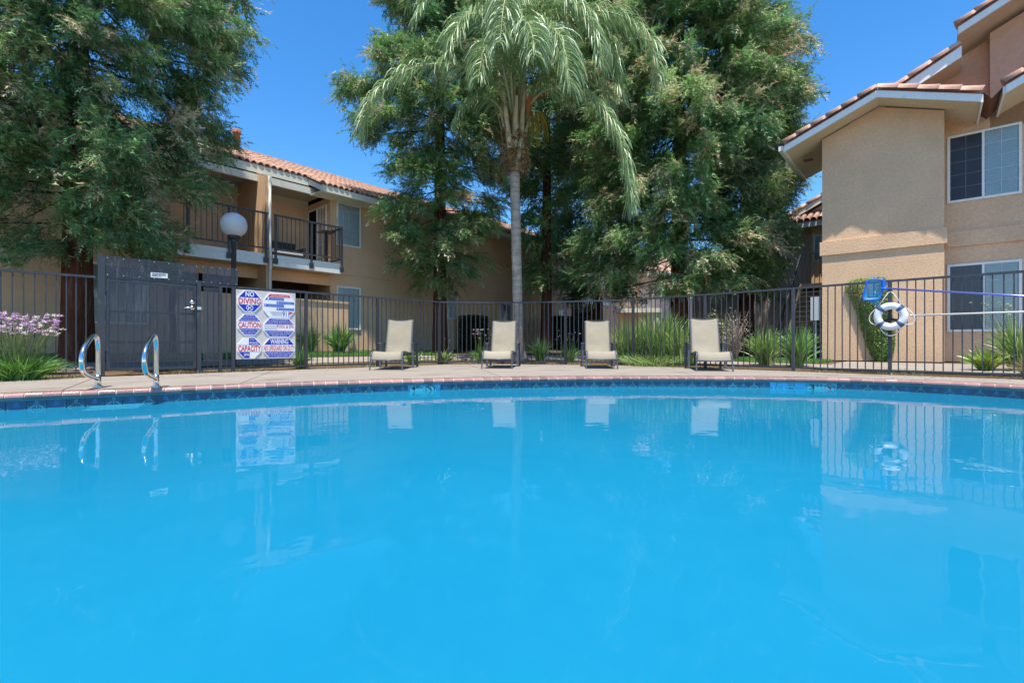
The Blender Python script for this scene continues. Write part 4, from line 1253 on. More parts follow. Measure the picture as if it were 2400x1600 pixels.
frond(FP([(1196, 300, T_), (1165, 205, 12.3), (1110, 165, 11.9), (1030, 150, 11.4), (940, 172, 11.0), (872, 235, 10.8), (846, 310, 10.8)]), 120, .82, 1)
frond(FP([(1222, 300, T_), (1255, 230, 12.3), (1300, 206, 11.9), (1370, 218, 11.5), (1430, 285, 11.2), (1466, 380, 11.1), (1476, 480, 11.1)]), 130, .95, 2)
frond(FP([(1196, 300, T_), (1165, 245, 12.4), (1130, 228, 12.2), (1095, 240, 12.0), (1070, 285, 11.9)]), 80, .65, 3)
frond(FP([(1214, 290, T_), (1235, 130, 12.3), (1300, 55, 12.0), (1390, 28, 11.6), (1470, 45, 11.3), (1525, 110, 11.1), (1540, 190, 11.1)]), 130, 1.0, 4, .10)
frond(FP([(1206, 290, T_), (1192, 100, 12.3), (1160, -10, 11.9), (1100, -60, 11.6), (1020, -40, 11.3), (980, 35, 11.1)]), 110, .85, 5)
frond(FP([(1212, 290, T_), (1225, 110, 12.2), (1265, 10, 11.7), (1330, 0, 11.2), (1385, 60, 10.9), (1405, 150, 10.8)]), 130, 1.0, 6)
frond(FP([(1207, 290, T_), (1204, 120, 12.1), (1200, 10, 11.4), (1192, -30, 10.8), (1180, 20, 10.3), (1172, 100, 10.1)]), 120, 1.0, 7)
frond(FP([(1203, 290, T_), (1180, 140, 12.3), (1140, 50, 11.8), (1100, 35, 11.4), (1068, 70, 11.1), (1052, 140, 11.0)]), 120, .9, 8)
frond(FP([(1212, 290, T_), (1235, 150, 12.0), (1262, 75, 11.4), (1298, 70, 10.9), (1325, 125, 10.6), (1335, 200, 10.5)]), 130, 1.0, 9)
frond(FP([(1208, 290, T_), (1220, 60, 12.9), (1260, -80, 13.2), (1350, -120, 13.5), (1440, -80, 13.7), (1490, 10, 13.8)]), 110, 1.0, 10)
frond(FP([(1206, 290, T_), (1196, 60, 12.8), (1165, -110, 13.0), (1090, -150, 13.2), (1010, -110, 13.3), (960, 0, 13.3)]), 110, 1.0, 11)
frond(FP([(1208, 290, T_), (1212, 40, T_), (1222, -180, T_), (1240, -330, 12.4)]), 80, .8, 12, 0, .4)
frond(FP([(1220, 300, T_), (1242, 225, 12.7), (1285, 172, 12.5), (1350, 160, 12.2), (1412, 205, 12.0), (1440, 300, 12.0)]), 120, .9, 13, .16)
frond(FP([(1205, 290, T_), (1198, 150, 11.8), (1215, 60, 10.9), (1240, 60, 10.2), (1256, 130, 9.9)]), 110, .95, 14)
frond(FP([(1202, 290, T_), (1184, 180, 12.0), (1160, 110, 11.4), (1136, 115, 11.0), (1122, 180, 10.8)]), 110, .85, 15)
frond(FP([(1210, 290, T_), (1232, 120, 12.4), (1285, 30, 12.2), (1365, 40, 11.8), (1432, 110, 11.6), (1452, 215, 11.5)]), 120, 1.0, 16)

# ------------------------------------------------------------------ plants
def blades_arr(n, h, spread, rng, width=.012, lean=1.0, flat=0.0, cols=None, k=5, rad=None):
    """n arching blades from one tuft; height h, tips spreading by about spread"""
    a = rng.uniform(0, 2 * math.pi, n); rr = (rad if rad is not None else spread * .22) * np.sqrt(rng.random(n))
    base = np.column_stack([rr * np.cos(a), rr * np.sin(a), np.zeros(n) - .02])
    a2 = a + rng.normal(0, .7, n); L = h * rng.uniform(.65, 1.25, n); out = spread * rng.uniform(.1, 1.0, n) * lean
    paths = np.zeros((n, k, 3))
    for j in range(k):
        t_ = j / (k - 1)
        x = out * t_ ** 1.6
        z = L * (t_ - flat * .5 * t_ ** 2.2 * (out / spread)) 
        paths[:, j, 0] = base[:, 0] + np.cos(a2) * x; paths[:, j, 1] = base[:, 1] + np.sin(a2) * x; paths[:, j, 2] = base[:, 2] + z
    cols = np.asarray(cols if cols is not None else [(.10, .19, .035), (.14, .24, .05), (.07, .14, .03), (.20, .25, .08)])
    c = cols[rng.integers(0, len(cols), n)] * rng.uniform(.75, 1.3, (n, 1))
    w = np.array([1.0, 1.0, .85, .55, .08])[:k] * width
    return ribbons(paths, w, c, rng)

def tuft(label, loc, n, h, spread, seed, width=.012, flat=.6, cols=None, name='grass_clump', cat='plant', flowers=0, fcol=None, fh=1.4, lean=1.0, rad=None, group=None, fsize=.035, fspread=.6, dryb=0.05):
    rng = np.random.default_rng(seed)
    t = thing(name, label, cat, loc, 0, group)
    V, Fc, C = blades_arr(n, h, spread, rng, width, lean, flat, cols, rad=rad)
    o = link('leaves', big_mesh('leaves', V, Fc, C, [M['blade']]), t); o['kind'] = 'stuff'
    if flowers:
        st = MB(); vs = []; fs = []; cs = []
        for i in range(flowers):
            a = rng.uniform(0, 6.28); r = fspread * spread * math.sqrt(rng.random()); L = h * fh * rng.uniform(.75, 1.1)
            b0 = Vector((r * .2 * math.cos(a), r * .2 * math.sin(a), 0)); tip = Vector((r * math.cos(a), r * math.sin(a), L))
            st.tube([b0, b0 * .5 + tip * .5 + Vector((0, 0, L * .08)), tip], [.0035, .003, .0025], 4)
            fc = fcol[int(rng.integers(0, len(fcol)))]
            for q_ in range(16):
                u = rng.normal(0, 1, 3); u /= np.linalg.norm(u); u[2] = abs(u[2]) * .8 + .1 * u[2]
                c = np.array(tip) + u * fsize * rng.uniform(.5, 1.1)
                e1 = rng.normal(0, 1, 3); e1 /= np.linalg.norm(e1); e2 = np.cross(e1, u); e2 /= np.linalg.norm(e2) + 1e-6
                s_ = fsize * .42; k = len(vs)
                vs += [c - e1 * s_, c - e2 * s_ * .5, c + e1 * s_, c + e2 * s_ * .5]; fs.append((k, k + 1, k + 2, k + 3)); cs += [np.array(fc) * rng.uniform(.75, 1.15)] * 4
        so = st.build('stems', mat('flower_stem', (.13, .19, .06), .7, .2, .1, 6) if 'stem' not in M else M['stem'], t, fix=False); so['kind'] = 'stuff'
        o = link('flowers', big_mesh('flowers', np.array(vs), np.array(fs), np.array(cs), [M['petal']]), t); o['kind'] = 'stuff'
    return t
M['stem'] = mat('flower_stem', (.13, .19, .06), .7, .2, .1, 6)
PINK = [(.70, .46, .66), (.80, .62, .72), (.85, .76, .72), (.62, .36, .62), (.84, .74, .68)]
PURP = [(.40, .16, .50), (.62, .40, .62)]
DARKG = [(.08, .19, .03), (.12, .25, .045), (.06, .13, .025), (.17, .27, .07)]
OLIVE = [(.14, .24, .05), (.20, .29, .07), (.10, .18, .04), (.30, .33, .14), (.08, .15, .035)]

def at_g(px, Y):
    x = (px - 1200) / F * Y; return (x, Y, gz(x, Y))
tuft('clump of pink and lilac flowering society garlic against the fence beside the gate', (-6.78, 6.50, -.01), 620, .38, .46, 41, .009, .7, DARKG, 'flowering_plant', 'flowers', 170, PINK, 2.15, 1.0, .22, None, .036, 1.0)
G1 = 'grassy clumps on the lawn'
tuft('round green strap-leaved clump on the lawn in front of the low window', at_g(796, 13.4), 330, .86, .50, 42, .016, .9, DARKG, group=G1)
tuft('pale thin clump on the lawn close beside the rules board', at_g(727, 13.2), 190, .85, .42, 43, .012, .9, OLIVE, group=G1, flowers=10, fcol=[(.45, .42, .28)], fh=1.1, fsize=.02)
G2 = 'strap-leaved plants along the fence'
tuft('low clump growing through the fence foot under the rules board', at_g(703, 9.75), 130, .50, .34, 44, .010, .9, DARKG, group=G2)
tuft('small clump behind the fence, directly behind the first chair from the board', at_g(968, 11.6), 130, .36, .36, 45, .011, 1.1, DARKG, group=G2)
tuft('loose clump with one leaning flower stalk between the first and second chairs', at_g(1040, 12.1), 130, .42, .40, 46, .011, 1.1, OLIVE, group=G2, flowers=3, fcol=[(.6, .5, .5)], fh=1.4, fsize=.02)
tuft('clump with pale pink flowers at the left arm of the second chair', at_g(1128, 12.4), 150, .46, .32, 47, .010, .9, DARKG, group=G2, flowers=16, fcol=PINK, fh=1.75, fsize=.028, fspread=1.1)
tuft('bright green upright clump just right of the palm foot', at_g(1266, 12.5), 170, .66, .42, 48, .013, .8, DARKG, group=G2)
tuft('clump with purple flowers at the left arm of the third chair', at_g(1334, 12.3), 160, .50, .36, 49, .010, .9, DARKG, group=G2, flowers=14, fcol=PURP + PINK, fh=1.5, fsize=.03, fspread=1.0)
G3 = 'tall grass clumps between the third and fourth chairs'
tuft('tall reedy grass clump at the right arm of the third chair', at_g(1478, 11.55), 420, 1.05, .50, 50, .012, .5, OLIVE, group=G3, rad=.30)
tuft('tallest reedy grass clump, midway between the third and fourth chairs', at_g(1543, 11.35), 460, 1.22, .55, 51, .012, .5, OLIVE, group=G3, rad=.32)
tuft('tall reedy grass clump at the left arm of the fourth chair', at_g(1600, 10.9), 330, .98, .50, 52, .012, .6, OLIVE, group=G3, rad=.28)
tuft('low fine grass tuft poking under the fence between the third and fourth chairs', at_g(1530, 10.72), 420, .34, .60, 53, .006, .9, OLIVE, group=G3, rad=.55)
G4 = 'spiky clumps in front of the stair'
tuft('spiky clump behind the fence, left one of the two before the stair', at_g(1795, 10.3), 300, .80, .52, 54, .013, .7, OLIVE, group=G4)
tuft('spiky clump behind the fence, right one of the two, beside the bay wall', at_g(1868, 9.9), 300, .85, .50, 55, .013, .7, DARKG, group=G4)
tuft('low yellow-green broad-leaved clump under the ground floor window', at_g(2310, 8.15), 150, .42, .34, 56, .024, .8, [(.16, .26, .04), (.28, .33, .07), (.10, .18, .03)])
tuft('arching wispy plant with pale seed heads under the two poles', at_g(2392, 8.0), 330, .95, .62, 57, .010, 1.0, OLIVE, flowers=16, fcol=[(.45, .48, .22), (.55, .58, .40)], fh=1.25, fsize=.028, fspread=1.0)
tuft('tuft of dry brown grass at the fence foot by the wispy plant', at_g(2415, 7.35), 150, .30, .36, 58, .006, 1.1, [(.22, .15, .07), (.12, .08, .04), (.25, .22, .10)])

# leafy bushes: many small leaves in a shape
def leaf_cloud(pts, size, cols, rng, mats, name='foliage', up=.5):
    n = len(pts); u = rng.normal(0, 1, (n, 3)); u[:, 2] = np.abs(u[:, 2]) + up; u /= np.linalg.norm(u, axis=1, keepdims=True)
    e1 = np.cross(u, rng.normal(0, 1, (n, 3))); e1 /= np.linalg.norm(e1, axis=1, keepdims=True) + 1e-9; e2 = np.cross(u, e1)
    s_ = (size * rng.uniform(.6, 1.3, n))[:, None]
    V = np.stack([pts - e1 * s_, pts - e2 * s_ * .42, pts + e1 * s_, pts + e2 * s_ * .42], 1).reshape(-1, 3)
    Fc = np.arange(n * 4).reshape(-1, 4); cols = np.asarray(cols)
    c = cols[rng.integers(0, len(cols), n)] * rng.uniform(.7, 1.3, (n, 1)); C = np.repeat(c, 4, 0)
    return big_mesh(name, V, Fc, C, mats)

# climbing vine on the bay
vine = thing('climbing_vine', 'narrow clipped vine climbing the bay wall behind the skimmer net', 'vine', (9.54, 10.45, 0), A_R)
rng = np.random.default_rng(61); pts = []
poly = [(.10, -1.20, -1.02), (.35, -1.32, -.88), (.8, -1.45, -.86), (1.3, -1.56, -.92), (1.65, -1.72, -.88), (1.85, -1.78, -.98), (2.0, -1.74, -1.02), (2.06, -1.55, -1.08)]
zz = [p[0] for p in poly]; xl = [p[1] for p in poly]; xr = [p[2] for p in poly]
for _ in range(9500):
    z = rng.uniform(.08, 2.06); a = np.interp(z, zz, xl); c = np.interp(z, zz, xr)
    x = rng.uniform(a - .03, c + .03); y = -.02 - .20 * math.sqrt(rng.random()) * max(.25, 1 - abs((x - (a + c) / 2) / (c - a) * 2) ** 2)
    pts.append((x, y, z))
pts = np.array(pts)
o = link('foliage', leaf_cloud(pts, .023, [(.10, .20, .03), (.16, .27, .05), (.07, .14, .025), (.24, .29, .07)], rng, [M['blade']]), vine); o['kind'] = 'stuff'
b = MB(); b.tube([(-1.1, -.03, 0), (-1.12, -.06, .4), (-1.2, -.05, 1.1), (-1.35, -.05, 1.7)], [.02, .018, .014, .008], 6); b.build('stem', M['limb'], vine)

def hedge(label, loc, rz, sx, sy, sz, seed, cols, dens=2600, size=.035):
    t = thing('hedge', label, 'hedge', loc, rz); rng = np.random.default_rng(seed)
    n = int(dens * sx * sz); p = np.column_stack([rng.uniform(-sx / 2, sx / 2, n), rng.uniform(-sy / 2, sy / 2, n), rng.uniform(0, sz, n)])
    f = rng.integers(0, 4, n)
    p[f == 0, 1] = -sy / 2 + rng.normal(0, .03, (f == 0).sum()); p[f == 1, 0] = -sx / 2 + rng.normal(0, .03, (f == 1).sum())
    p[f == 2, 0] = sx / 2 + rng.normal(0, .03, (f == 2).sum()); p[f == 3, 2] = sz + rng.normal(0, .03, (f == 3).sum())
    o = link('foliage', leaf_cloud(p, size, cols, rng, [M['blade']]), t); o['kind'] = 'stuff'
    b = MB(); b.box(-sx / 2 + .06, sx / 2 - .06, -sy / 2 + .06, sy / 2 - .06, -.1, sz - .06); b.build('dark_core', M['dark_in'], t)  # near-black box paints the shade inside the leaves
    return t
HD = [(.018, .035, .012), (.028, .05, .018), (.012, .024, .010)]  # greens darkened, the shade along the wall is in the colour
def on_wall(px, off):
    """a spot in front of the left building's wall"""
    k = (px - 1200) / F
    x0, y0 = -5.64 + .7496 * off, 14.70 - .6619 * off
    s_ = (k * y0 - x0) / (.6619 - k * .7496)
    return x0 + .6619 * s_, y0 + .7496 * s_
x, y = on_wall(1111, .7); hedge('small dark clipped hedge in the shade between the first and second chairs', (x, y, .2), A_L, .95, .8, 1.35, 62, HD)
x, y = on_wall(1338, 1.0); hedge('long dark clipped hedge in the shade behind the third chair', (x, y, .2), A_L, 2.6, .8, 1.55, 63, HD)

def bush(label, loc, r, h, n, seed, cols, size=.03, name='shrub', woody=0):
    t = thing(name, label, 'shrub', loc); rng = np.random.default_rng(seed)
    u = rng.normal(0, 1, (n, 3)); u /= np.linalg.norm(u, axis=1, keepdims=True); rad = rng.random(n) ** .4
    lump = 1 + .22 * np.sin(u[:, 0] * 5 + seed) * np.cos(u[:, 1] * 4)
    p = u * (rad * lump)[:, None] * np.array([r, r, h * .42]) + np.array([0, 0, h * .58])
    if n: o = link('foliage', leaf_cloud(p, size, cols, rng, [M['blade']]), t); o['kind'] = 'stuff'
    b = MB()
    for i in range(7 + woody):
        a = rng.uniform(0, 6.28); q = Vector((math.cos(a) * r * rng.uniform(.3, .9), math.sin(a) * r * rng.uniform(.3, .9), h * rng.uniform(.42, .98)))
        b.tube([(0, 0, -.03), q * .45 + Vector((rng.normal(0, .06), rng.normal(0, .06), .12)), q], [.014, .009, .004], 4)
    o = b.build('twigs', M['limb'] if not woody else M['twig'], t, fix=False); o['kind'] = 'stuff'
    return t
M['twig'] = mat('bare_twig', (.33, .24, .19), .9, .1, .2, 8)
bush('small yellow-green shrub at the foot of the stair', at_g(1815, 13.4), .42, .95, 900, 64, [(.22, .26, .05), (.34, .30, .06), (.12, .18, .04)], .032)
bush('leafy olive shrub behind the fence just right of the fourth chair back', at_g(1672, 12.2), .45, 1.25, 900, 65, [(.14, .19, .07), (.20, .23, .10), (.10, .14, .05)], .035)
bush('bare pinkish twiggy shrub near the trunk behind the fourth chair', at_g(1722, 12.0), .42, 1.30, 900, 66, [(.30, .24, .20), (.36, .30, .27), (.20, .16, .12), (.16, .18, .09)], .016, woody=60)
b = MB()
x, y, z = at_g(1692, 12.4)
t = thing('utility_pedestal', 'small grey utility pedestal among the shrubs behind the fourth chair', 'utility box', (x, y, z))
b.box(-.12, .12, -.10, .10, .0, .58); b.build('cabinet', M['grey_box'], t)
b = MB(); b.box(-.135, .135, -.115, .115, .581, .63); b.build('lid', M['grey_box'], t)

# lawn grass
rng = np.random.default_rng(70)
def lawn_blades(s0, s1, n):
    s = rng.uniform(s0, s1, n); d = rng.uniform(2.42, 5.1, n) 
    p = FL.at(s) - FL.nrm(s, .9) * d[:, None]
    z = np.array([hprof(dd) * hm(xx) for dd, xx in zip(d, p[:, 0])]) + .012
    a = rng.uniform(0, 6.28, n); h = rng.uniform(.04, .085, n); w = .006
    base = np.column_stack([p, z]); e = np.column_stack([np.cos(a) * w, np.sin(a) * w, np.zeros(n)])
    tip = base + np.column_stack([rng.normal(0, .02, n), rng.normal(0, .02, n), h])
    return np.stack([base - e, base + e, tip], 1).reshape(-1, 3), n
v1, n1 = lawn_blades(sa - .5, FL.s_of_px(1060), 26000); v2, n2 = lawn_blades(FL.s_of_px(1560), FL.s_of_px(1840), 8000)
V = np.vstack([v1, v2]); c = np.array([(.09, .19, .03), (.12, .23, .04), (.06, .13, .02)])[rng.integers(0, 3, n1 + n2)] * rng.uniform(.8, 1.25, (n1 + n2, 1))
o = link('grass', big_mesh('grass', V, np.arange(len(V)).reshape(-1, 3), np.repeat(c, 3, 0), [M['blade']])); o['kind'] = 'stuff'
# weeds and dry litter in the soil strip along the fence foot
n = 5000; s = rng.uniform(sa, FL.s_of_px(2500), n); d = rng.uniform(-.30, 1.1, n) ; p = FL.at(s) - FL.nrm(s, .5) * d[:, None]
dens = np.sin(s * 2.3) + np.sin(s * 5.1 + 1) + rng.normal(0, .6, n); ok = dens > .2; p = p[ok]; d = d[ok]; n = len(p)
z = np.array([hprof(dd) * hm(xx) for dd, xx in zip(d, p[:, 0])]); a = rng.uniform(0, 6.28, n); w = .005
base = np.column_stack([p, z]); e = np.column_stack([np.cos(a) * w, np.sin(a) * w, np.zeros(n)])
tip = base + np.column_stack([rng.normal(0, .03, n), rng.normal(0, .03, n), rng.uniform(.015, .09, n)])
c = np.array([(.22, .17, .08), (.12, .15, .05), (.28, .24, .13), (.10, .17, .04)])[rng.integers(0, 4, n)] * rng.uniform(.7, 1.2, (n, 1))
o = link('weeds', big_mesh('weeds', np.stack([base - e, base + e, tip], 1).reshape(-1, 3), np.arange(n * 3).reshape(-1, 3), np.repeat(c, 3, 0), [M['blade']])); o['kind'] = 'stuff'
# ------------------------------------------------------------------ fence, gate
IR = M['iron']
def V3(p, z=0): return Vector((p[0], p[1], z))
post_me = MB().box(-.026, .026, -.026, .026, -.1, 1.50).mesh('post', IR)
pk_me = MB().bar((0, 0, .075), (0, 0, 1.495), .0155, .0155).mesh('picket', IR)
def panel(par, a, c, pickets=True, n=None, z0=.055, z1=1.515, capover=.0):
    """one fence panel from post to post: rails and separate pickets"""
    a = V3(a); c = V3(c); d = c - a; L = d.length; u = d / L; off = par.location
    b = MB(off); b.bar(a + Vector((0, 0, z1)) - u * capover, c + Vector((0, 0, z1)) + u * capover, .042, .034); b.build('top_rail', IR, par)
    b = MB(off); b.bar(a + u * .026 + Vector((0, 0, z0)), c - u * .026 + Vector((0, 0, z0)), .036, .034); b.build('bottom_rail', IR, par)
    if pickets:
        n = n or int(round(L / .108)); rz = math.atan2(u.y, u.x)
        for k in range(1, n):
            p = a + d * (k / n); o = link('picket', pk_me, par, p - off, (R.uniform(-.004, .004), R.uniform(-.004, .004), rz))
def posts(par, pts):
    for p in pts:
        o = link('post', post_me, par, V3(p) - par.location, (0, 0, A_L))

fa = thing('metal_fence', 'short dark grey picket fence panel behind the pink flowers, ending at the gate', 'fence', V3(FENCE[0]))
LEFT_EXT = (FENCE[0][0] - 1.1, FENCE[0][1] - 1.06)
posts(fa, [LEFT_EXT, FENCE[0]]); panel(fa, LEFT_EXT, FENCE[0]); panel(fa, FENCE[0], (FENCE[1][0] - .05, FENCE[1][1] - .047))
fb = thing('metal_fence', 'long dark grey picket fence curving round the pool from the gate past the chairs', 'fence', V3(FENCE[3]))
posts(fb, FENCE[3:]); 
for i in range(3, len(FENCE) - 1):
    panel(fb, FENCE[i], FENCE[i + 1])
# gate leaf between its two stout posts
A_ = V3(FENCE[1]); B_ = V3(FENCE[2]); U = (B_ - A_).normalized(); NIN = Vector((U.y, -U.x, 0)); GW = (B_ - A_).length
rzg = math.atan2(U.y, U.x)
gt = thing('pool_gate', 'dark mesh covered metal gate under a tall header screen, behind the handrails', 'gate', A_, rzg)
def gbox(x0, x1, y0, y1, z0, z1, name, m, par=None):
    b = MB(); b.box(x0, x1, y0, y1, z0, z1); return b.build(name, m, par or gt)
gbox(-.04, .04, -.04, .04, -.1, 1.86, 'gate_post', IR); gbox(GW - .03, GW + .03, -.035, .035, -.1, 1.58, 'gate_post', IR)
gbox(.055, .10, -.022, .022, .07, 1.49, 'stile', IR); gbox(GW - .085, GW - .04, -.022, .022, .07, 1.49, 'stile', IR)
for z, h in ((.07, .045), (.50, .04), (.98, .04), (1.45, .045)): gbox(.101, GW - .086, -.020, .020, z, z + h, 'rail', IR)
pkg = MB().bar((0, 0, .116), (0, 0, 1.449), .015, .015).mesh('picket', IR)
for k in range(1, 11): link('picket', pkg, gt, (.10 + (GW - .19) * k / 11, .0, 0))
gbox(.08, GW - .06, -.0265, -.0235, .20, 1.475, 'mesh_screen', M['screen'])
gbox(.041, GW - .02, -.022, .022, 1.505, 1.54, 'header_rail', IR)
gbox(.041, GW - .01, -.030, -.026, 1.541, 1.85, 'header_screen', M['screen'])
for x in (.32, .62, .93): gbox(x, x + .018, -.025, -.005, 1.541, 1.845, 'screen_bar', IR)
gbox(.041, GW - .01, -.034, -.031, 1.838, 1.853, 'screen_edge', M['satin']) if 0 else gbox(.041, GW - .01, -.025, -.005, 1.832, 1.852, 'screen_edge', IR)
b = MB()
for x in np.linspace(.07, GW - .04, 8):
    for z in (1.56, 1.83): b.lathe([(.0, 0), (.007, 0), (.007, .004), (0, .004)], 6, (0, 0, 0)); 
    pass
b = MB()
for x in np.linspace(.07, GW - .04, 7):
    for z in (1.563, 1.825): b.box(x - .006, x + .006, -.034, -.0305, z - .006, z + .006)
o = b.build('rivets', M['satin'], gt); o['kind'] = 'stuff'
b = MB(); xh = GW - .10
b.tube([(xh, -.027, 1.20), (xh, -.050, 1.20)], .036, 14); b.build('deadbolt', M['chrome'], gt, True)
b = MB(); b.tube([(xh, -.027, 1.105), (xh, -.044, 1.105)], .038, 14); b.tube([(xh, -.044, 1.105), (xh, -.075, 1.105), (xh - .03, -.085, 1.105), (xh - .13, -.085, 1.10)], .013, 8); b.build('handle', M['chrome'], gt, True)
gbox(GW - .03, GW + .03, -.043, -.0355, 1.08, 1.13, 'strike_plate', M['satin'])
np_ = gbox(.605, .83, -.036, -.0305, 1.575, 1.655, 'notice_plate', M['sign_white'])
b = MB()
for z, x0, x1 in ((1.640, .625, .81), (1.620, .62, .70), (1.620, .71, .80), (1.600, .62, .74)): b.box(x0, x1, -.0375, -.0362, z - .005, z + .004)
o = b.build('printed_lines', M['ink'], np_); o['kind'] = 'stuff'
for z in (.35, 1.25): 
    b = MB(); b.tube([(.048, -.02, z), (.048, -.02, z + .10)], .012, 8); b.build('hinge', IR, gt, True)
# fixed screens right of the gate belong to the fence
C_ = V3(FENCE[3]); D_ = V3(FENCE[4]); off = fb.location
def fbar(p, q, w, h, name, m=IR):
    b = MB(off); b.bar(p, q, w, h); return b.build(name, m, fb)
B2 = B_ + U * .06
b = MB(off)
def quadpanel(p, q, z0, z1, d, name, m):
    b = MB(off); p = p + NIN * d; q = q + NIN * d
    t_ = NIN * .003
    b.add([p + Vector((0, 0, z0)), q + Vector((0, 0, z0)), q + Vector((0, 0, z1)), p + Vector((0, 0, z1)), p + t_ + Vector((0, 0, z0)), q + t_ + Vector((0, 0, z0)), q + t_ + Vector((0, 0, z1)), p + t_ + Vector((0, 0, z1))],
          [(0, 1, 2, 3), (7, 6, 5, 4), (0, 4, 5, 1), (1, 5, 6, 2), (2, 6, 7, 3), (3, 7, 4, 0)]); return b.build(name, m, fb)
quadpanel(B_ + U * .05, D_ + U * .07, 1.545, 1.85, .028, 'header_screen', M['screen'])
quadpanel(B_ + U * .06, C_ - U * .03, .18, 1.48, .028, 'mesh_screen', M['screen'])
fbar(B_ + U * .04 + Vector((0, 0, 1.515)), C_ + Vector((0, 0, 1.515)), .042, .034, 'top_rail')
fbar(B_ + U * .04 + Vector((0, 0, .055)), C_ - U * .026 + Vector((0, 0, .055)), .036, .034, 'bottom_rail')
for k in range(1, 3): link('picket', pk_me, fb, B_ + U * (.04 + .09 * k) - off, (0, 0, rzg))
for f in (.25, .5, .75):
    p = B_ + (D_ - B_) * f; fbar(p + Vector((0, 0, 1.55)), p + Vector((0, 0, 1.845)), .014, .014, 'screen_bar')
b = MB(off)
for f in np.linspace(.10, .96, 5):
    for z in (1.565, 1.828):
        p = B_ + (D_ + U * .07 - B_) * f + NIN * .0325; b.box(p.x - .006, p.x + .006, p.y - .006, p.y + .006, z - .006, z + .006)
o = b.build('rivets', M['satin'], fb); o['kind'] = 'stuff'

# ------------------------------------------------------------------ rules board
E_ = V3(FENCE[5]); US = (E_ - D_).normalized(); SP = D_ + US * .035 + Vector((US.y, -US.x, 0)) * .045
SWD, SHT, SZ = 1.03, 1.262, .215
sg = thing('rules_board', 'white pool rules board with blue octagon plates reading no diving, caution and warning', 'sign', (SP.x, SP.y, SZ), math.atan2(US.y, US.x))
def sbox(x0, x1, y0, y1, z0, z1, name, m, par=sg):
    b = MB(); b.box(x0, x1, y0, y1, z0, z1); return b.build(name, m, par)
sbox(0, SWD, -.006, .004, 0, SHT, 'board', M['board'])
for x in (.03, SWD - .03):
    for z in (.03, SHT - .03): sbox(x - .006, x + .006, -.009, -.0062, z - .006, z + .006, 'screw', M['satin'])
def SX(u): return u * SWD
def SZv(v): return (1 - v) * SHT
def octo(u0, u1, v0, v1, cx=.30, cz=.34):
    x0, x1 = SX(u0), SX(u1); z1, z0 = SZv(v0), SZv(v1); w, h = x1 - x0, z1 - z0; a = cx; c = cz
    return [(x0 + a * w, z0), (x1 - a * w, z0), (x1, z0 + c * h), (x1, z1 - c * h), (x1 - a * w, z1), (x0 + a * w, z1), (x0, z1 - c * h), (x0, z0 + c * h)]
def clip_poly(poly, z0, z1):
    def cut(pl, zc, keep_above):
        out = []
        for i in range(len(pl)):
            p, q = pl[i], pl[(i + 1) % len(pl)]
            pin = (p[1] >= zc) == keep_above; qin = (q[1] >= zc) == keep_above
            if pin: out.append(p)
            if pin != qin:
                t_ = (zc - p[1]) / (q[1] - p[1]); out.append((p[0] + (q[0] - p[0]) * t_, zc))
        return out
    return cut(cut(poly, z0, True), z1, False)
def clip_x(poly, x0, x1):
    return [(a, b_) for b_, a in clip_poly([(q[1], q[0]) for q in poly], x0, x1)]
def shrink(poly, k):
    cx = sum(p[0] for p in poly) / len(poly); cz = sum(p[1] for p in poly) / len(poly)
    w = max(p[0] for p in poly) - min(p[0] for p in poly); h = max(p[1] for p in poly) - min(p[1] for p in poly)
    return [(cx + (p[0] - cx) * (1 - 2 * k / w), cz + (p[1] - cz) * (1 - 2 * k / h)) for p in poly]
YP = -.020
def plate(u0, u1, v0, v1, cx=.30, cz=.34):
    pl = octo(u0, u1, v0, v1, cx, cz); b = MB(); b.prism(pl, YP, -.0062, 'y')
    return b.build('plate', M['sign_white'], sg), pl
def flat(par, poly, m, y=YP - .0012, name='coloured_field'):
    b = MB(); b.add([(p[0], y, p[1]) for p in poly], [tuple(range(len(poly)))]); return b.build(name, m, par, fix=False)
def words(par, s, u0, u1, v0, v1, m, bold=.012, y=YP - .0026):
    x0, x1 = SX(u0), SX(u1); z0, z1 = SZv(v1), SZv(v0)
    v, f = text_mesh(s, x1 - x0, z1 - z0, None, bold)
    b = MB(); b.add([(x0 + p[0], y, z0 + p[2]) for p in v], f); return b.build('lettering', m, par, fix=False)
def lines(par, rows, m, u0, u1):
    for s, a, c, v0, v1 in rows: words(par, s, u0 + (u1 - u0) * a, u0 + (u1 - u0) * c, v0, v1, m, .0)
SW, BL, RD = M['sign_white'], M['blue'], M['red']
A1, A2, B1, B2_ = .015, .405, .435, .985
# no diving
p, pl = plate(A1, A2, .005, .320); s_ = shrink(pl, .016)
flat(p, clip_poly(s_, SZv(.108), SZv(0)), BL); flat(p, clip_poly(s_, SZv(.33), SZv(.212)), BL)
words(p, 'NO', .145, .285, .022, .096, SW, .03); words(p, 'DIVING', .035, .395, .117, .203, RD, .02)
b = MB(); cx, cz, r = SX(.213), SZv(.257), .058
disc(b, cx, cz, r * .84, r, YP - .0026, 0)
for sgn in (-1, 1):
    b.add([(cx - .62 * r, YP - .0026, cz + sgn * .50 * r), (cx - .50 * r, YP - .0026, cz + sgn * .62 * r), (cx + .62 * r, YP - .0026, cz - sgn * .50 * r), (cx + .50 * r, YP - .0026, cz - sgn * .62 * r)], [(0, 1, 2, 3)], 0)
disc(b, cx - .38 * r, cz + .02 * r, 0, .17 * r, YP - .0026, 0, 12)
b.build('no_diving_symbol', SW, p, fix=False)
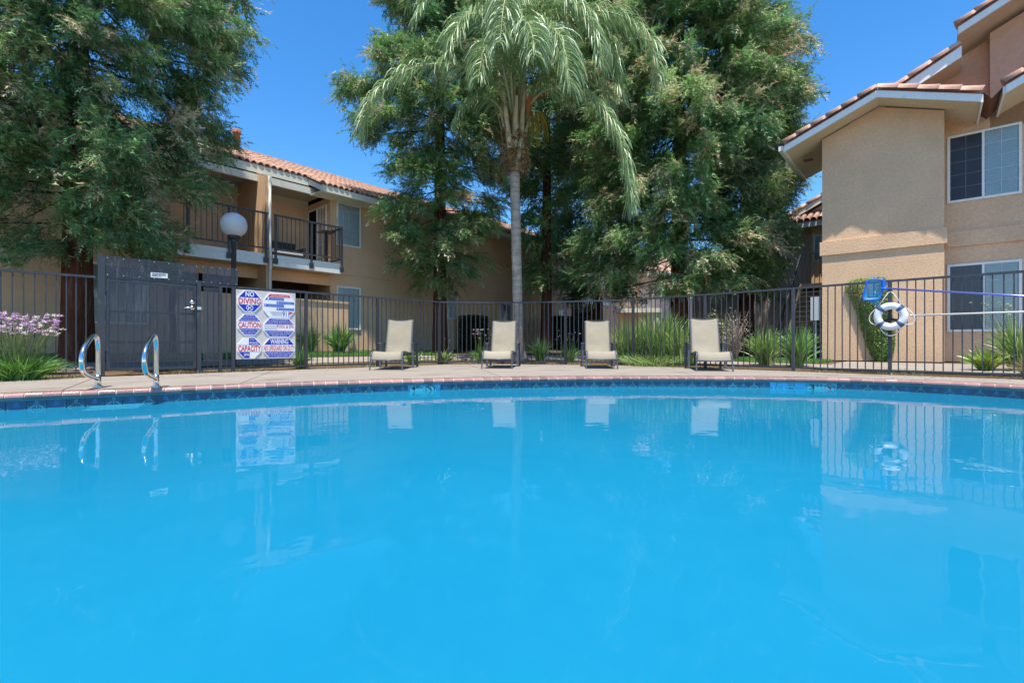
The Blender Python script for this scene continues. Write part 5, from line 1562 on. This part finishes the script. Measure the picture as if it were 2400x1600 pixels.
# caution
p, pl = plate(A1, A2, .345, .660); s_ = shrink(pl, .014)
flat(p, clip_poly(s_, SZv(.452), SZv(.3)), BL); flat(p, clip_poly(s_, SZv(.70), SZv(.558)), BL)
words(p, 'CAUTION', .030, .390, .463, .546, RD, .02)
lines(p, [('ELDERLY PERSONS', .33, .67, .362, .382), ('PREGNANT WOMEN, INFANTS', .22, .78, .392, .412), ('THOSE WITH HEALTH CONDITIONS', .12, .88, .424, .445),
          ('REQUIRING MEDICAL CARE', .12, .88, .570, .590), ('SHOULD CONSULT WITH A', .22, .78, .600, .620), ('PHYSICIAN', .34, .66, .630, .648)], SW, A1, A2)
# capacity
p, pl = plate(A1, A2, .685, .995); s_ = shrink(pl, .012); xm = SX(.20)
flat(p, clip_x(clip_poly(s_, SZv(.792), SZv(.6)), xm, 9), BL); flat(p, clip_x(clip_poly(s_, SZv(1.0), SZv(.898)), -1, SX(.212)), BL)
words(p, 'POOL', .215, .350, .750, .785, SW, .015); words(p, 'CAPACITY', .030, .395, .803, .888, RD, .02); words(p, 'SPA', .12, .205, .915, .955, SW, .012)
lines(p, [('TOTAL', .52, .70, .712, .732)], SW, A1, A2)
flat(p, [(SX(.03), SZv(.796)), (SX(.39), SZv(.796)), (SX(.39), SZv(.793)), (SX(.03), SZv(.793))], BL, YP - .0014); flat(p, [(SX(.03), SZv(.897)), (SX(.39), SZv(.897)), (SX(.39), SZv(.894)), (SX(.03), SZv(.894))], BL, YP - .0014)
# artificial respiration
p, pl = plate(B1, B2_, .025, .385, .19, .30); s_ = shrink(pl, .014)
flat(p, clip_x(clip_poly(s_, SZv(.078), SZv(.03)), SX(.50), SX(.92)), RD); words(p, 'ARTIFICIAL RESPIRATION', .56, .86, .050, .068, SW, .01)
BS = M['blue_soft']
for v0, v1, x0, x1 in ((.085, .127, -1, .79), (.140, .180, .66, 9), (.185, .228, -1, .79), (.236, .276, .66, 9)):
    flat(p, clip_x(clip_poly(s_, SZv(v1), SZv(v0)), SX(x0), SX(x1)), BS)
for s, u, v, m in (('1', .508, .090, SW), ('2', .68, .142, SW), ('3', .455, .190, SW), ('4', .68, .238, SW)): words(p, s, u, u + .02, v, v + .032, m, .02)
for u0, u1, v in ((.56, .76, .098), (.72, .94, .152), (.52, .76, .198), (.72, .94, .248)):
    b = MB()
    for k in range(2): b.add([(SX(u0), YP - .0026, SZv(v + .014 * k)), (SX(u1), YP - .0026, SZv(v + .014 * k)), (SX(u1), YP - .0026, SZv(v + .014 * k + .004)), (SX(u0), YP - .0026, SZv(v + .014 * k + .004))], [(0, 1, 2, 3)])
    o = b.build('printed_lines', M['marker'] if 0 else M['line_pale'] if 'line_pale' in M else SW, p, fix=False); o['kind'] = 'stuff'
words(p, '911', .765, .878, .284, .372, BL, .008)
flat(p, [(SX(.882), SZv(.292)), (SX(.955), SZv(.292)), (SX(.884), SZv(.348))], RD)
b = MB()
for k, (u0, u1) in enumerate(((.54, .76), (.56, .77), (.57, .75), (.59, .76))):
    v = .296 + .018 * k; b.add([(SX(u0), YP - .0026, SZv(v)), (SX(u1), YP - .0026, SZv(v)), (SX(u1), YP - .0026, SZv(v + .006)), (SX(u0), YP - .0026, SZv(v + .006))], [(0, 1, 2, 3)])
o = b.build('printed_lines', M['ink_soft'], p, fix=False); o['kind'] = 'stuff'
# pool and spa
p, pl = plate(B1, B2_, .390, .680, .19, .34); s_ = shrink(pl, .014)
flat(p, clip_poly(s_, SZv(.487), SZv(.3)), BL); flat(p, clip_poly(s_, SZv(.72), SZv(.582)), BL)
words(p, 'POOL & SPA', .67, .968, .493, .540, RD, .008)
lines(p, [('1 SHOWER BEFORE ENTERING', .22, .78, .404, .424), ('NO RUNNING OR ROUGH PLAY', .14, .86, .432, .452), ('NO GLASS, FOOD, PETS IN POOL AREA', .06, .94, .460, .480),
          ('NO CHILDREN WITHOUT SUPERVISION', .08, .92, .592, .612), ('DO NOT USE ALONE OR AFTER', .16, .84, .620, .640), ('DRINKING ALCOHOL', .26, .74, .648, .668)], SW, B1, B2_)
b = MB()
for k, (u0, u1) in enumerate(((.45, .67), (.45, .67))):
    v = .503 + .038 * k; b.add([(SX(u0), YP - .0026, SZv(v)), (SX(u1), YP - .0026, SZv(v)), (SX(u1), YP - .0026, SZv(v + .018)), (SX(u0), YP - .0026, SZv(v + .018))], [(0, 1, 2, 3)])
o = b.build('printed_lines', M['ink_pale'], p, fix=False); o['kind'] = 'stuff'
# warning
p, pl = plate(B1, B2_, .690, .995, .19, .34); s_ = shrink(pl, .013)
flat(p, clip_poly(s_, SZv(.792), SZv(.6)), BL); flat(p, clip_poly(s_, SZv(1.0), SZv(.895)), BL)
words(p, 'WARNING', .555, .865, .705, .783, SW, .02); words(p, 'NO LIFEGUARD ON DUTY', .445, .975, .803, .885, RD, .008)
lines(p, [('CHILDREN UNDER THE AGE OF 14 SHALL', .10, .90, .905, .925), ('NOT USE POOL WITHOUT A PARENT OR', .16, .84, .933, .953), ('ADULT GUARDIAN IN ATTENDANCE', .22, .78, .961, .980)], SW, B1, B2_)

# ------------------------------------------------------------------ globe lamp
LP = W(548, 0, 9.45); LP = Vector((LP.x, LP.y, gz(LP.x, LP.y)))
lp = thing('globe_lamp', 'round globe lamp on a dark post rising behind the gate screens', 'lamp', LP)
zc = 2.86 - LP.z
b = MB(); b.lathe([(.09, -.05), (.09, .02), (.048, .05), (.046, zc - .34), (.060, zc - .335), (.060, zc - .28), (.046, zc - .27), (0, zc - .27)], 14); b.build('post', M['iron'], lp, True)
b = MB(); b.lathe([(.060, zc - .30), (.105, zc - .27), (.115, zc - .235), (.115, zc - .205), (0, zc - .205)], 18); b.build('collar', M['iron_black'], lp, True)
b = MB(); k = 22
b.lathe([(.243 * math.sin(math.pi * (i + .001) / k * .86), zc + .243 * math.cos(math.pi * i / k * .86)) for i in range(k + 1)], 36); b.build('globe', M['globe'], lp, True)
b = MB(); b.lathe([(.0, zc - .02), (.03, zc - .03), (.045, zc - .07), (.035, zc - .115), (.02, zc - .14), (.02, zc - .205)], 12); b.build('bulb', M['bulb'], lp, True)
b = MB(); b.lathe([(.0, zc - .196), (.10, zc - .196), (.09, zc - .18), (0, zc - .18)], 16); b.build('reflector', M['satin'], lp, True)

# ------------------------------------------------------------------ sling chairs
def make_chair(label, loc, rz):
    t = thing('pool_chair', label, 'chair', loc, rz, 'sling chairs along the pool fence')
    cf = M['chair_frame']
    for s_ in (-1, 1):
        b = MB(); b.tube(spline([(s_ * .305, -.03, 0), (s_ * .300, -.005, .12), (s_ * .295, .02, .26), (s_ * .290, .09, .335), (s_ * .285, .28, .345), (s_ * .280, .65, .32), (s_ * .278, 1.02, .30)], 5), .0145, 7)
        b.build('side_rail', cf, t, True)
        b = MB(); b.box(s_ * .335 - .020, s_ * .335 + .020, .84, .885, 0, .495); b.build('leg', cf, t)
        b = MB(); b.bar((s_ * .335, 1.36, 0), (s_ * .335, 1.26, .492), .040, .045, (0, 1, 0)); b.build('leg', cf, t)
        b = MB(); b.box(s_ * .335 - .030, s_ * .335 + .030, .80, 1.34, .496, .520); b.build('armrest', cf, t)
        b = MB(); b.bar((s_ * .335, .86, .27), (s_ * .335, 1.30, .27), .02, .03); b.build('lower_rail', cf, t)
        b = MB(); b.tube(spline([(s_ * .272, 1.00, .27), (s_ * .268, 1.06, .42), (s_ * .265, 1.15, .70), (s_ * .262, 1.25, 1.0)], 5), .0145, 7); b.build('back_post', cf, t, True)
    b = MB(); b.tube([(-.30, -.008, .185), (.30, -.008, .185)], .0135, 7); b.build('front_bar', cf, t, True)
    b = MB(); b.tube([(-.262, 1.25, 1.0), (.262, 1.25, 1.0)], .0145, 7); b.build('top_bar', cf, t, True)
    b = MB(); b.bar((-.335, .95, .275), (.335, .95, .275), .02, .03); b.build('cross_bar', cf, t)
    def sling(path, w0, w1, sag, name):
        path = spline(path, 5); k = len(path); nx = 10; vs = []; fs = []
        for i, p in enumerate(path):
            w = w0 + (w1 - w0) * i / (k - 1); tng = (path[min(i + 1, k - 1)] - path[max(i - 1, 0)]).normalized(); nn = Vector((1, 0, 0)).cross(tng)
            for j in range(nx + 1):
                x = -w + 2 * w * j / nx; dip = sag * (1 - (x / w) ** 2) * math.sin(math.pi * min(1, max(0, i / (k - 1))))
                vs.append(Vector((x, p.y, p.z)) - nn * dip)
        m_ = len(vs)
        for i, p in enumerate(path):
            tng = (path[min(i + 1, k - 1)] - path[max(i - 1, 0)]).normalized(); nn = Vector((1, 0, 0)).cross(tng)
            for j in range(nx + 1): vs.append(vs[i * (nx + 1) + j] - nn * .006)
        for i in range(k - 1):
            for j in range(nx):
                a = i * (nx + 1) + j; c = (i + 1) * (nx + 1) + j
                fs.append((a, a + 1, c + 1, c)); fs.append((m_ + c, m_ + c + 1, m_ + a + 1, m_ + a))
        for i in range(k - 1):
            a = i * (nx + 1); c = (i + 1) * (nx + 1); fs.append((a, c, m_ + c, m_ + a)); fs.append((a + nx, m_ + a + nx, m_ + c + nx, c + nx))
        fs += [(j, m_ + j, m_ + j + 1, j + 1) for j in range(nx)]; q_ = (k - 1) * (nx + 1); fs += [(q_ + j + 1, m_ + q_ + j + 1, m_ + q_ + j, q_ + j) for j in range(nx)]
        b = MB(); b.add(vs, fs); b.build(name, M['sling'], t, True)
    sling([(0, .000, .195), (0, .020, .27), (0, .07, .335), (0, .16, .352), (0, .40, .345), (0, .75, .325), (0, 1.0, .305)], .278, .262, .016, 'seat_sling')
    sling([(0, 1.005, .30), (0, 1.045, .42), (0, 1.125, .69), (0, 1.225, .985), (0, 1.238, 1.012)], .258, .248, .018, 'back_sling')
    return t
ch = make_chair('tan sling pool chair nearest the rules board', (-2.37, 8.93, 0), math.radians(1))
for (x, y, a, lab) in ((-.30, 9.45, -6, 'tan sling pool chair in front of the palm trunk'), (1.77, 9.35, -6, 'tan sling pool chair between the palm and the tall grass clumps'),
                       (3.64, 8.52, -14, 'tan sling pool chair nearest the life ring')):
    o = copy_tree(ch); o['label'] = lab; o.location = (x, y, 0); o.rotation_euler = (0, 0, math.radians(a))

# ------------------------------------------------------------------ handrails
def handrail(label, px, py):
    p = Gd(px, py); t = thing('pool_handrail', label, 'handrail', p, 0, 'grab rails at the pool steps')
    d = Vector((.40, -.915, 0))
    def P(r, z): return d * r + Vector((0, 0, z))
    b = MB(); b.tube([P(0, -.02), P(0, .14)], .029, 12); b.build('foot', M['chrome'], t, True)
    b = MB(); b.lathe([(.048, 0), (.048, .010), (.030, .014)], 16); b.build('floor_flange', M['chrome'], t, True)
    pts = spline([P(-.005, .13), P(-.005, .30), P(0, .46), P(.03, .56), (P(.10, .585)), P(.22, .54), P(.36, .45), P(.425, .36), P(.43, .26), P(.38, .19), P(.25, .145), P(.10, .115), P(0, .085)], 6)
    b = MB(); b.tube(pts, .0245, 12); b.build('loop_rail', M['chrome'], t, True)
handrail('bright steel grab rail loop in front of the gate post and hinges', 229.7, 906.7)
handrail('bright steel grab rail loop in front of the middle of the gate', 366.0, 906.6)

# ------------------------------------------------------------------ life ring, skimmer net, hook pole
P12 = V3(FENCE[13]); UR = (V3(FENCE[14]) - V3(FENCE[12])).normalized(); NR = Vector((UR.y, -UR.x, 0)); rzr = math.atan2(UR.y, UR.x)
rg = thing('life_ring', 'white life ring with teal and plum bands hanging on the fence post', 'life ring', P12 + NR * .10 + UR * .02 + Vector((0, 0, .935)), rzr)
def ring_piece(a0, a1, n, R0, r0, flat, grow=0.0):
    b = MB(); vs = []; k = 14
    for i in range(n + 1):
        a = a0 + (a1 - a0) * i / n; dx, dz = math.cos(a), math.sin(a)
        for j in range(k):
            q = 2 * math.pi * j / k; rr = R0 + (r0 + grow) * math.cos(q)
            vs.append((dx * rr, (r0 * flat + grow) * math.sin(q), dz * rr))
    fs = [(i * k + j, i * k + (j + 1) % k, (i + 1) * k + (j + 1) % k, (i + 1) * k + j) for i in range(n) for j in range(k)]
    if a1 - a0 < 6.2: fs += [tuple(range(k)), tuple(n * k + j for j in reversed(range(k)))]
    b.add(vs, fs); return b
ring_piece(0, 2 * math.pi, 48, .168, .056, .8).build('ring', M['ring'], rg, True)
for k in range(4):
    a = math.radians(45 + 90 * k); w = .165
    ring_piece(a - w, a + w, 8, .168, .056, .8, .0018).build('band', M['band_teal'], rg, True)
    ring_piece(a - w * .42, a + w * .42, 5, .168, .056, .8, .0034).build('band_stripe', M['band_plum'], rg, True)
for k in range(4):
    a0 = math.radians(45 + 90 * k + 9); a1 = math.radians(45 + 90 * (k + 1) - 9)
    if k == 0: pts = [(.165, -.03, .155), (.02, -.02, .385), (-.005, .02, .40), (-.03, -.02, .38), (-.165, -.03, .155)]
    else:
        bulge = (.05, .05, .035, .075)[k]; dz_ = (0, -.03, -.05, -.06)[k]
        pts = [((.226 + bulge * math.sin(math.pi * f)) * math.cos(a0 + (a1 - a0) * f), -.01, (.226 + bulge * math.sin(math.pi * f)) * math.sin(a0 + (a1 - a0) * f) + dz_ * math.sin(math.pi * f)) for f in np.linspace(0, 1, 8)]
    b = MB(); b.tube(spline(pts, 4) if k else pts, .0065, 6); b.build('rope', M['rope'], rg, True)
# coiled line inside
cl = thing('coiled_line', 'dark coiled line hooked on the fence post inside the life ring', 'rope', P12 + NR * .055 + UR * .02 + Vector((0, 0, .84)), rzr)
b = MB()
for k in range(5):
    pts = [((.075 + .006 * k) * math.cos(a) * (1 + .1 * k), -.012 + .006 * k, .026 * math.sin(a) * (1 + .25 * k) + .002 * k) for a in np.linspace(0, 2 * math.pi, 14, endpoint=False)]
    b.tube(pts, .0055, 5, True)
o = b.build('coil', M['tread'], cl, True)
b = MB()
for k in range(6):
    x = -.10 + .018 * k; b.tube(spline([(x + .03, -.0, .22), (x, -.01, .10), (x + .02, -.01, -.06), (x - .02, -.01, -.2 - .02 * (k % 3)), (x + .015, -.005, -.24)], 4), .004, 5)
o = b.build('loose_strands', M['tread'], cl, True); o['kind'] = 'stuff'
# net
nt = thing('skimmer_net', 'blue leaf skimmer net on a long blue pole lying along the fence top', 'skimmer net', P12 + NR * .07 + Vector((0, 0, 1.36)), rzr)
outl = [(-.295, .155), (-.25, .195), (-.09, .180), (-.065, .155), (-.105, -.08), (-.125, -.125), (-.16, -.145), (-.33, -.135), (-.345, -.105)]
fr_ = [Vector((x, -.02, z)) for x, z in outl]
loop = []
for i in range(len(fr_)):
    a, c = fr_[i], fr_[(i + 1) % len(fr_)]
    loop += [a.lerp(c, .15), a.lerp(c, .5), a.lerp(c, .85)]
b = MB(); b.tube(loop, .013, 7, True); b.build('frame', M['net_blue'], nt, True)
b = MB(); vs = [Vector((x, -.02, z)) for x, z in outl]; n0 = len(vs); cx = Vector((-.20, .05, -.06)); tip = Vector((-.215, .02, -.20))
mid = [v.lerp(Vector((-.205, .07, -.04)), .45) + Vector((0, .02, -.015 * (i % 2))) for i, v in enumerate(vs)]
vs = vs + mid + [Vector((-.215, .07, -.06))]
fs = [(i, (i + 1) % n0, n0 + (i + 1) % n0, n0 + i) for i in range(n0)] + [(n0 + i, n0 + (i + 1) % n0, 2 * n0) for i in range(n0)]
b.add(vs, fs); b.build('net', M['net_mesh'], nt, True, fix=False)
b = MB(); b.add([(-.30, .0, -.13), (-.13, .0, -.12), (-.12, .03, -.19), (-.165, .045, -.26), (-.235, .03, -.20)], [(0, 1, 2, 3, 4)]); b.build('hanging_bag', M['net_mesh'], nt, fix=False)
b = MB(); b.add([(-.075, -.012, .155), (-.035, -.004, .15), (-.05, -.004, .03), (-.10, -.012, -.06), (-.115, -.004, -.12), (-.155, -.002, -.14)], [(0, 1, 2, 3), (3, 4, 5)]); b.build('rear_lip', M['net_blue'], nt, fix=False)
b = MB(); b.tube([(-.10, -.025, .03), (-.02, -.025, .028)], .020, 10); b.build('handle_socket', M['net_blue'], nt, True)
b = MB(); b.tube([(-.022, -.025, .028), (2.9, -.03, -.42)], .0155, 10); b.build('pole', M['pole_blue'], nt, True)
hk = thing('hook_pole', 'long white rescue pole resting level along the fence beside the life ring', 'pole', P12 + UR * .28 + NR * .075 + Vector((0, 0, .940)), rzr)
b = MB(); b.tube([(0, 0, 0), (2.75, 0, .0)], .0135, 10); b.build('shaft', M['pole_white'], hk, True)
b = MB(); b.tube([(-.02, 0, 0), (.0, 0, 0)], .017, 10); b.build('end_cap', M['pole_white'], hk, True)
for x in (1.36,):
    b = MB(); b.tube(spline([(x, .07, .02), (x, -.02, .02), (x, -.03, -.02), (x, .03, -.022)], 4), .006, 6); b.build('hanger', M['iron'], hk, True)

# dry leaf litter and needles blown on to the deck along the fence
rng = np.random.default_rng(90); n = 900
s = rng.uniform(sa, FL.s_of_px(2500), n); d = -.30 - np.abs(rng.normal(0, .35, n)); p = FL.at(s) - FL.nrm(s, .5) * d[:, None]
a = rng.uniform(0, 6.28, n); L = rng.uniform(.008, .03, n); w = L * rng.uniform(.15, .5, n)
e1 = np.column_stack([np.cos(a) * L, np.sin(a) * L, rng.uniform(-.002, .004, n)]); e2 = np.column_stack([-np.sin(a) * w, np.cos(a) * w, np.zeros(n)])
base = np.column_stack([p, np.full(n, .004)])
V = np.stack([base - e1, base + e2, base + e1, base - e2], 1).reshape(-1, 3)
c = np.array([(.13, .07, .03), (.20, .13, .06), (.09, .06, .03)])[rng.integers(0, 3, n)] * rng.uniform(.7, 1.2, (n, 1))
o = link('leaf_litter', big_mesh('leaf_litter', V, np.arange(n * 4).reshape(-1, 4), np.repeat(c, 4, 0), [M['petal']])); o['kind'] = 'stuff'
